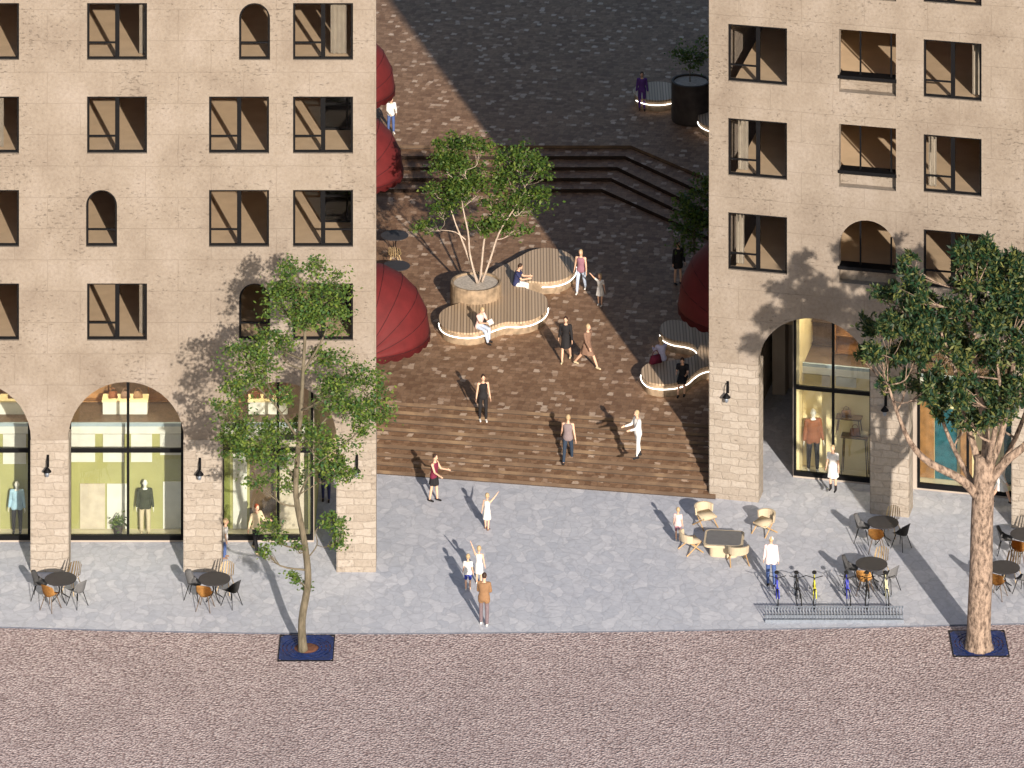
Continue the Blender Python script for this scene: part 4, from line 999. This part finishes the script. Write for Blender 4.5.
# lounge set
def lounge_chair():
    t = thing('lounge_chair', 'x', 'chair', (0, 0, 0), 0, 'cream lounge chairs with crossed wooden legs')
    bm = B(); M1 = Matrix.Translation((0, 0, .40)) @ Matrix.Rotation(R(8), 4, 'X'); box(bm, -.30, .30, -.30, .26, -.05, .05, mat=M1)
    bmesh.ops.bevel(bm, geom=bm.edges[:], offset=.035, segments=3, affect='EDGES'); obj('seat', bm, M['cream'], t, True)
    bm = B(); n = 10; rings = []
    for i in range(n+1):
        a = math.pi*(i/n)*.9+math.pi*.05; x, y = .34*math.cos(a), .06+.30*math.sin(a)
        dx, dy = math.cos(a)*.03, math.sin(a)*.03; hh = .66+.06*math.sin(a)
        rings.append([(x-dx, y-dy, .42), (x+dx, y+dy, .42), (x+dx*1.8, y+dy*3, hh), (x-dx*.2, y+dy*.6, hh)])
    ring_loft(bm, rings); obj('backrest', bm, M['cream'], t)
    for sx in (-1, 1):
        bm = B(); tube(bm, [(sx*.30, -.34, 0), (sx*.27, .20, .44)], .024, 6); obj('leg', bm, M['wood'], t)
        bm = B(); tube(bm, [(sx*.34, .34, 0), (sx*.26, -.28, .40)], .024, 6); obj('leg', bm, M['wood'], t)
    return t
lc = lounge_chair()
for i, (x, y, rz, lab) in enumerate(((706, 526, 30, 'cream lounge chair at the back left, near the pillar foot'), (764, 533, -40, 'cream lounge chair at the back right of the low square table'), (691, 551, 115, 'cream lounge chair at the front left beside the child in pink'), (738, 563, 190, 'cream lounge chair at the front of the low square table'))):
    p = G(x, y)
    if i == 0: lc.location = p; lc.rotation_euler = (0, 0, R(rz)); lc['label'] = lab
    else: dup(lc, p, R(rz), lab)
def rrect(a, b, r, n=6):
    o = []
    for cx, cy, s in ((a-r, b-r, 0), (-a+r, b-r, 90), (-a+r, -b+r, 180), (a-r, -b+r, 270)):
        o += [(cx+r*math.cos(R(s+90*i/n)), cy+r*math.sin(R(s+90*i/n))) for i in range(n+1)]
    return o
p = G(724, 538, .5); p.z = 0
t = thing('coffee_table', 'low rounded square coffee table with dark top and cream rim and base', 'table', p, R(-6))
bm = B(); prism(bm, rrect(.70, .66, .2), .42, .50); obj('rim', bm, M['cream'], t)
bm = B(); prism(bm, rrect(.62, .58, .16), .503, .512); obj('table_top', bm, M['grey'], t)
bm = B(); prism(bm, rrect(.50, .44, .18), .0, .418); obj('base', bm, M['cream'], t)
# wall lanterns
def lantern(fr, x, y, label):
    u, z = fr.uz(x, y)
    t = thing('wall_lantern', label, 'lamp', fr.world(u, -.02, z), fr.a, 'black wall lanterns on the pillars')
    bm = B(); box(bm, -.045, .045, -.03, 0, .12, .55); obj('back_plate', bm, M['black'], t)
    bm = B(); tube(bm, [(0, -.03, .45), (0, -.14, .52), (0, -.26, .42), (0, -.27, .22)], .018, 6); obj('bracket', bm, M['black'], t, True)
    bm = B(); lathe(bm, [(.03, .22), (.06, .18), (.145, .08), (.15, .06)], 0, -.27, 16); obj('lamp_shade', bm, M['black'], t, True)
    bm = B(); lathe(bm, [(.07, .058), (.075, -.03), (.05, -.11), (.01, -.13)], 0, -.27, 12); obj('glass', bm, M['steel'], t, True)
for fr, x, y, l in ((FL, 48, 470, 'wall lantern on the leftmost pillar'), (FL, 200, 473, 'wall lantern on the pillar left of the slender tree'), (FL, 357, 470, 'wall lantern on the corner pillar right of the slender tree'), (FR, 728, 396, 'wall lantern on the corner pillar left of the tall glazed arch'), (FR, 886, 409, 'wall lantern on the pillar next to the thick tree crown')):
    lantern(fr, x, y, l)
# tree grates
def grate(x0, x1, y0, y1, label):
    a, b = G(x0, y1), G(x1, y0); c = G((x0+x1)/2, (y0+y1)/2, -.05); w = (G(x1, y1)-G(x0, y1)).x/2; h = (b.y-a.y)/2; w *= .98
    t = thing('tree_grate', label, 'tree grate', (c.x, c.y, -.05), 0, 'square navy tree grates')
    bm = B(); n = 32
    sq = []
    for i in range(n):
        an = 2*math.pi*(i+.5)/n; cx, cy = math.cos(an), math.sin(an); k = 1/max(abs(cx), abs(cy)); sq.append((cx*k*w, cy*k*h))
    ci = [(math.cos(2*math.pi*(i+.5)/n)*.42, math.sin(2*math.pi*(i+.5)/n)*.42) for i in range(n)]
    z0, z1 = .002, .03
    for k, rr in enumerate(((.42, .5), (.54, .66), (.70, .80), (.84, None))):
        A = [(math.cos(2*math.pi*(i+.5)/n)*rr[0], math.sin(2*math.pi*(i+.5)/n)*rr[0]) for i in range(n)]
        Bq = sq if rr[1] is None else [(math.cos(2*math.pi*(i+.5)/n)*rr[1], math.sin(2*math.pi*(i+.5)/n)*rr[1]) for i in range(n)]
        for i in range(n):
            j = (i+1) % n; q = [A[i], A[j], Bq[j], Bq[i]]
            prism(bm, q, z0, z1)
    for k in range(16):
        an = 2*math.pi*k/16; box(bm, .43, .9, -.015, .015, .004, .027, mat=Matrix.Rotation(an, 4, 'Z'))
    obj('grating', bm, M['navyp'], t)
    bm = B(); lathe(bm, [(.86, .0005), (.86, .004)], seg=32); lathe(bm, [(.42, .004), (.3, .05), (.05, .07)], seg=24); obj('soil', bm, M['earth'], t)
    bm = B(); box(bm, -w-.03, w+.03, -h-.03, -h-.002, .0, .034); box(bm, -w-.03, w+.03, h+.002, h+.03, 0, .034); box(bm, -w-.03, -w-.002, -h-.002, h+.002, 0, .034); box(bm, w+.002, w+.03, -h-.002, h+.002, 0, .034)
    obj('edge_frame', bm, M['black'], t); return t
grate(279, 334, 636, 661, 'navy square tree grate round the slender left tree')
grate(951, 1007, 631.5, 656.5, 'navy square tree grate round the thick trunked right tree')
# bicycles and rack
def bicycle(col, label, p, rz, steer):
    t = thing('bicycle', label, 'bicycle', p, rz, 'bicycles parked in the rack')
    def wheel(y, tw=0):
        bm = B(); rz_ = Matrix.Translation((0, y, .34)) @ Matrix.Rotation(tw, 4, 'Z')
        tube(bm, [rz_ @ Vector((0, math.cos(a)*.32, math.sin(a)*.32)) for a in (2*math.pi*i/24 for i in range(25))], .022, 6); w = obj('wheel', bm, M['tyre'], t, True)
        bm = B()
        tube(bm, [rz_ @ Vector((0, math.cos(a)*.295, math.sin(a)*.295)) for a in (2*math.pi*i/24 for i in range(25))], .008, 5)
        for i in range(12):
            a = 2*math.pi*i/12; tube(bm, [rz_ @ Vector((0, 0, 0)), rz_ @ Vector((0, math.cos(a)*.295, math.sin(a)*.295))], .003, 4)
        obj('spokes', bm, M['steel'], w)
    wheel(-.52, steer); wheel(.52)
    bm = B(); r = .019
    for a, b in (((0, -.36, .82), (0, .14, .78)), ((0, -.38, .72), (0, .08, .30)), ((0, .20, .86), (0, .08, .30)), ((0, .08, .30), (.05, .52, .34)), ((0, .08, .30), (-.05, .52, .34)), ((0, .16, .74), (.04, .52, .34)), ((0, .16, .74), (-.04, .52, .34)), ((0, -.34, .92), (0, -.40, .66)), ((.045, -.42, .62), (.05, -.52, .34)), ((-.045, -.42, .62), (-.05, -.52, .34)), ((-.05, -.41, .66), (.05, -.41, .66))):
        tube(bm, [a, b], r, 6)
    obj('frame', bm, col, t, True)
    bm = B(); tube(bm, [(-.29, -.20, 1.0), (-.2, -.30, 1.02), (0, -.34, .98), (.2, -.30, 1.02), (.29, -.20, 1.0)], .014, 6); tube(bm, [(0, -.34, .90), (0, -.34, .98)], .016, 6); obj('handlebar', bm, M['black'], t, True)
    bm = B(); ell(bm, (0, .24, .92), (.085, .14, .035)); obj('saddle', bm, M['tyre'], t, True)
    bm = B(); tube(bm, [(-.12, .08, .30), (.12, .08, .30)], .012, 6); box(bm, .10, .19, .02, .12, .15, .175); box(bm, -.19, -.10, .04, .14, .43, .455); tube(bm, [(.10, .08, .3), (.10, .07, .16)], .01, 5); tube(bm, [(-.10, .08, .3), (-.10, .09, .44)], .01, 5); obj('pedals', bm, M['steel'], t)
    return t
bc = {'blue': pm('blue_paint', (.05, .06, .45), .05, 5, .3), 'black': pm('black_paint', (.012, .012, .012), .05, 5, .3), 'yellow': pm('yellow_paint', (.62, .58, .05), .05, 5, .3), 'cream': pm('cream_paint', (.70, .66, .42), .05, 5, .3)}
for x, c, rz, lab in ((777, 'blue', 0, 'blue bicycle at the left end of the rack, by the person in the cap'), (797, 'black', 3, 'black bicycle second from the left in the rack'), (814.5, 'yellow', -2, 'bright yellow bicycle with a black saddle, third from the left'),
                      (847, 'blue', 2, 'blue bicycle in the middle right of the rack, left of a black one'), (867, 'black', -3, 'black bicycle in the right half of the rack'), (886, 'cream', 1, 'pale yellow bicycle at the right end of the rack')):
    bicycle(bc[c], lab, G(x, 602), R(rz), R(rz*4))
a = G(765, 620.5); b = G(903.5, 620.5); ln = b.x-a.x
t = thing('bike_rack', 'long low grey steel bicycle rack with many upright bars', 'bike rack', a, 0)
bm = B(); box(bm, 0, ln, -.18, -.08, .002, .10); obj('base_rail', bm, M['steel'], t)
bm = B(); box(bm, 0, ln, .22, .30, .002, .08); obj('base_rail', bm, M['steel'], t)
bm = B(); tube(bm, [(0, .02, .46), (ln, .02, .46)], .022, 6); obj('top_rail', bm, M['steel'], t)
nb = 44
for i in range(nb+1):
    x = .03+(ln-.06)*i/nb; bm = B(); tube(bm, [(x, -.13, .09), (x, -.06, .44), (x, .0, .50), (x, .10, .44), (x, .26, .07)], .014, 5); obj('bar', bm, M['steel'], t, True)
# small potted plant in the shop window, handbag on right bench
u, _ = FL.uz(118, 527, 2.95); t = thing('potted_plant', 'small green plant on a stool in the central left shop window', 'plant', FL.world(u, 2.95, .065))
bm = B(); lathe(bm, [(.14, .0), (.17, .18), (.16, .3)], seg=16); obj('pot', bm, M['darkpot'], t)
rnd = random.Random(5); bm = B()
for i in range(120):
    p = Vector((rnd.gauss(0, .13), rnd.gauss(0, .12), .42+rnd.gauss(0, .1))); d = Vector((rnd.gauss(0, 1), rnd.gauss(0, 1), rnd.gauss(0, .6))).normalized(); s = d.orthogonal().normalized()
    bm.faces.new([bm.verts.new(p+q) for q in (-d*.07, s*.03, d*.07, -s*.03)])
obj('foliage', bm, M['leaf2'], t)
bagthing(G(655.5, 363, ZP+.5)+Vector((0, 0, .004)), .5, 1.5, K['maroon'], 'maroon bag lying beside the lavender clad woman on the bench')

# ------------------------------------------------------------------ trees
def tree(name, label, basep, trunk, trad, clumps, leafm, bark, seed, per=700, lsz=.10, spread=.33, subs=13, tuft=0, bsc=1.0, stems=None, group=None, flat=.75):
    """trunk: points (photo x, photo y, depth offset m); clumps: (photo x, photo y, depth offset, rx px, ry px)"""
    rnd = random.Random(seed); base = Vector(basep); d0 = base.y+D0
    t = thing(name, label, 'tree', base, 0, group)
    loc = lambda x, y, dy=0: GD(x, y, d0+dy)-base
    bt, bl = B(), B()
    allp = []
    for ti, (pts, rad) in enumerate(zip(trunk, trad)):
        P = catmull([loc(*q) for q in pts], 4, False); P[0].z = min(P[0].z, 0) if ti == 0 and stems is None else P[0].z
        n = len(P); rr = []
        for i in range(n):
            f = i/(n-1); r = rad[0]+(rad[1]-rad[0])*f
            if rad[0] > .1 and ti == 0 and i < 3: r *= (1.35, 1.15, 1.05)[i]
            rr.append(r); allp.append((P[i], r))
        tube(bt, P, rr, 12 if rad[0] > .1 else 8)
    sc = F/d0
    amean = sum(q[3]*q[4] for q in clumps)/len(clumps)
    for (x, y, dy, rx, ry) in clumps:
        c = loc(x, y, dy); rx_, rz_ = rx/sc, ry/sc; ry_ = (rx_+rz_)/2*flat if tuft == 0 else (rx_+rz_)/2
        cand = [(q, r) for q, r in allp if q.z < c.z+.3] or allp
        s, sr = min(cand, key=lambda q: (q[0]-c).length+abs(min(0, c.z-q[0].z-.8))*.7)
        mid = s.lerp(c, .5)+Vector((rnd.uniform(-.25, .25), rnd.uniform(-.25, .25), -.12*(c-s).length+rnd.uniform(-.1, .1)))
        br = catmull([s, mid, c], 4, False); r0 = min(sr*.6, .022*bsc+.010*(c-s).length*bsc)
        tube(bt, br, [r0+(.010*bsc-r0)*i/(len(br)-1) for i in range(len(br))], 6)
        sc_pts = []
        for k in range(subs):
            while True:
                v = Vector((rnd.uniform(-1, 1), rnd.uniform(-1, 1), rnd.uniform(-1, 1)))
                if .15 < v.length < 1: break
            v = v*(v.length**-.35) if v.length > 0 else v
            q = c+Vector((v.x*rx_, v.y*ry_, v.z*rz_))*.92
            sc_pts.append(q)
            st = br[rnd.randint(len(br)//2, len(br)-1)]
            m_ = st.lerp(q, .5)+Vector((rnd.uniform(-.08, .08), rnd.uniform(-.08, .08), rnd.uniform(-.12, .05)))
            tube(bt, [st, m_, q], [.011*bsc, .007*bsc, .004*bsc], 4)
            af = rx*ry/amean; nl = int(per/subs*rnd.uniform(.35, 1.7)*min(1.8, max(.22, af))); sp = spread*rnd.uniform(.65, 1.2)*min(1.1, max(.5, af**.5))
            for _ in range(nl):
                o = Vector((rnd.gauss(0, 1), rnd.gauss(0, 1), rnd.gauss(0, .62)))*sp*.62
                p = q+o
                if tuft:
                    ax = Vector((rnd.gauss(0, 1), rnd.gauss(0, 1), rnd.gauss(.6, .7))).normalized()
                    for _k in range(tuft):
                        d = (ax*.7+Vector((rnd.gauss(0, 1), rnd.gauss(0, 1), rnd.gauss(0, 1))).normalized()).normalized(); s_ = d.cross(Vector((rnd.gauss(0, 1), rnd.gauss(0, 1), rnd.gauss(0, 1)))).normalized(); l_ = lsz*rnd.uniform(.6, 1.4)
                        bl.faces.new([bl.verts.new(p+w) for w in (d*.02, d*l_*.5+s_*l_*.16, d*l_, d*l_*.5-s_*l_*.16)])
                else:
                    d = Vector((rnd.gauss(0, 1), rnd.gauss(0, 1), rnd.gauss(-.2, .5))).normalized()
                    nrm = Vector((rnd.gauss(0, .7), rnd.gauss(0, .7), 1)).normalized(); s_ = d.cross(nrm).normalized(); l_ = lsz*rnd.uniform(.6, 1.35)
                    bl.faces.new([bl.verts.new(p+w) for w in (-d*l_*.5, s_*l_*.3, d*l_*.55, -s_*l_*.3)])
    obj('trunk', bt, bark, t, True); obj('crown', bl, leafm, t)
    return t
# slender street tree
tree('street_tree', 'slender leafy street tree on the left navy grate', G(303, 651, -.05),
 [[(303, 652, 0), (302, 620, 0), (308, 580, 0), (304, 540, .1), (296, 495, 0), (298, 450, 0), (301, 410, -.1), (303, 370, .1), (305, 330, 0), (303, 290, 0)],
  [(303, 372, .1), (322, 340, .4), (332, 315, .6)], [(299, 440, 0), (275, 405, -.4), (255, 385, -.6)], [(298, 450, 0), (325, 420, .4), (352, 395, .6)],
  [(297, 480, 0), (275, 455, .5), (250, 440, .6)], [(297, 500, 0), (312, 470, -.5), (328, 455, -.6)], [(306, 560, 0), (317, 545, .1), (316, 530, .1), (330, 520, .1)]],
 [(.145, .04), (.05, .02), (.05, .02), (.05, .02), (.045, .015), (.04, .015), (.025, .01)],
 [(300, 285, 0, 32, 22), (278, 302, .3, 22, 20), (322, 300, .3, 24, 22), (338, 285, -.2, 12, 16), (300, 320, -.5, 22, 14), (283, 345, .4, 12, 12), (322, 352, .5, 12, 10), (300, 425, .6, 12, 10), (285, 395, -.4, 12, 8), (222, 405, -.2, 10, 8), (255, 480, .3, 12, 8), (318, 262, .2, 8, 8), (292, 266, 0, 10, 8), (340, 320, .5, 14, 16), (246, 355, -.4, 26, 20), (238, 382, -.6, 22, 18), (262, 372, .5, 16, 16), (265, 335, .2, 14, 10),
  (342, 372, .6, 26, 24), (368, 385, .4, 20, 20), (380, 405, .2, 14, 20), (352, 405, -.4, 26, 18), (330, 395, -.6, 16, 16), (365, 425, 0, 16, 10),
  (238, 420, .5, 18, 14), (250, 440, -.5, 26, 16), (228, 445, .2, 12, 12), (275, 430, .6, 18, 12), (270, 455, 0, 22, 12), (315, 440, -.5, 18, 12), (338, 450, .5, 20, 14), (325, 470, -.3, 20, 14), (285, 480, .3, 18, 9), (345, 470, 0, 12, 10),
  (332, 520, .1, 15, 8), (341, 538, .1, 9, 14), (272, 532, .2, 14, 13), (293, 578, -.1, 9, 8), (303, 586, .1, 8, 5), (296, 545, .1, 8, 6), (266, 550, .1, 8, 7)],
 M['leaf1'], M['bark1'], 3, per=600, lsz=.12, spread=.32, subs=14, bsc=1.1)
# plaza tree: several pale stems from the planter
tb = pp1+Vector((0, 0, .9))
tree('plaza_tree', 'multi stemmed pale barked tree growing from the round planter on the plaza', tb,
 [[(478, 283, 0), (470, 262, 0), (462, 240, .1), (455, 222, .2), (448, 200, .2)], [(480, 283, .1), (482, 260, .2), (485, 236, .3), (492, 215, .3), (500, 190, .3)], [(482, 282, -.1), (490, 260, -.1), (499, 233, 0), (512, 212, 0), (526, 190, 0)], [(477, 283, -.1), (470, 255, -.2), (468, 232, -.2), (462, 200, -.2), (466, 170, -.2)], [(466, 240, .1), (455, 232, .1), (440, 230, .1)]],
 [(.055, .02), (.055, .02), (.05, .02), (.05, .02), (.03, .01)],
 [(455, 150, .2, 24, 14), (478, 146, 0, 14, 12), (440, 160, 0, 14, 12), (462, 172, -.4, 24, 16), (490, 172, .3, 24, 16), (512, 158, 0, 16, 14), (526, 150, .2, 14, 9), (538, 172, 0, 15, 12), (542, 195, 0, 14, 12), (515, 188, -.4, 22, 14), (478, 195, -.5, 26, 16), (448, 195, .3, 18, 15), (436, 190, 0, 12, 10), (500, 212, 0, 26, 13), (525, 208, .2, 20, 12), (430, 228, 0, 18, 7), (478, 228, 0, 18, 8), (515, 230, .2, 18, 6), (440, 212, .1, 12, 8)],
 M['leaf2'], M['bark2'], 11, per=600, lsz=.14, spread=.34, subs=9, bsc=.7, stems=True)
# small tree at the right of the plaza
tp = GP(697, 292)
tree('plaza_tree', 'small green tree in the shade beside the hidden red awnings', tp,
 [[(698, 292, 0), (697, 270, 0), (694, 245, 0), (696, 215, 0)]], [(.07, .03)],
 [(694, 205, 0, 20, 14), (684, 222, .2, 14, 10), (702, 225, -.2, 14, 14), (690, 240, 0, 16, 12), (706, 190, 0, 16, 14), (712, 210, .2, 14, 14)],
 M['leaf2'], M['bark1'], 17, per=330, lsz=.16, spread=.3, subs=9)
tree('shrub', 'dark leafy shrub in the far dark planter', pp2+Vector((0, 0, 1.62)), [[(690, 92, 0), (690, 70, 0), (690, 50, 0)]], [(.03, .01)], [(690, 62, 0, 18, 14), (682, 50, 0, 12, 12), (700, 48, 0, 12, 12)], M['leaf2'], M['bark1'], 23, per=260, lsz=.14, spread=.25, subs=8, stems=True)
# thick trunked tree at the right
rp = random.Random(8)
cl = []
for x, y, rx, ry in ((905, 262, 14, 16), (932, 256, 14, 10), (960, 250, 18, 14), (990, 248, 20, 12), (1015, 258, 18, 18), (885, 285, 14, 14), (912, 290, 22, 18), (945, 280, 24, 18), (978, 275, 24, 20), (1010, 285, 22, 22), (872, 315, 14, 12), (893, 320, 20, 16), (925, 318, 24, 18), (958, 312, 24, 18), (990, 310, 24, 18), (1020, 318, 22, 22),
                     (866, 348, 12, 9), (886, 352, 18, 12), (915, 350, 20, 14), (945, 348, 24, 16), (976, 350, 24, 18), (1008, 352, 22, 20), (888, 378, 16, 9), (905, 375, 12, 10), (935, 382, 22, 14), (962, 385, 24, 16), (992, 385, 22, 16), (1020, 385, 18, 18), (945, 405, 16, 12), (972, 410, 22, 10), (1002, 405, 18, 12), (1045, 300, 26, 26), (1055, 345, 26, 24), (1045, 385, 22, 18), (1035, 265, 20, 16), (1078, 320, 22, 24), (1075, 365, 20, 16), (960, 392, 10, 16)):
    if 915 < x < 1010 and rp.random() < .12: continue
    for dy in ((-1.4, 1.2) if rx > 16 else (rp.uniform(-.8, .8),)):
        cl.append((x+rp.uniform(-5, 5), y+6+rp.uniform(-4, 4), dy+rp.uniform(-.5, .5), rx*.92, ry*.86))
tree('street_tree', 'broad dark green tree with a thick flaking trunk on the right navy grate', G(979, 648, -.05),
 [[(979, 650, 0), (979, 620, 0), (981, 570, 0), (982, 520, 0), (984, 480, 0), (985, 455, 0)],
  [(980, 500, 0), (962, 480, -.3), (930, 463, -.5), (912, 445, -.6), (900, 420, -.7), (888, 385, -.8)],
  [(983, 480, 0), (972, 440, .2), (963, 410, .3), (955, 370, .4), (940, 330, .4)], [(984, 470, 0), (986, 430, 0), (978, 390, 0), (975, 340, 0), (970, 290, 0)],
  [(985, 480, 0), (1000, 440, .4), (1008, 400, .5), (1015, 350, .5), (1015, 300, .4)], [(984, 490, 0), (1005, 462, -.3), (1030, 440, -.4), (1050, 400, -.4), (1055, 350, -.3)],
  [(983, 500, 0), (965, 470, .8), (950, 440, 1.1), (935, 400, 1.3), (915, 350, 1.3)], [(985, 490, 0), (1010, 450, 1.0), (1030, 400, 1.4), (1045, 350, 1.5)], [(985, 475, 0), (995, 430, -1.0), (1000, 390, -1.4), (995, 350, -1.5)]],
 [(.42, .36), (.17, .04), (.14, .04), (.16, .05), (.14, .04), (.18, .05), (.11, .03), (.12, .03), (.12, .03)],
 cl, M['leaf3'], M['bark3'], 29, per=110, lsz=.21, spread=.23, subs=9, tuft=10, bsc=1.7)
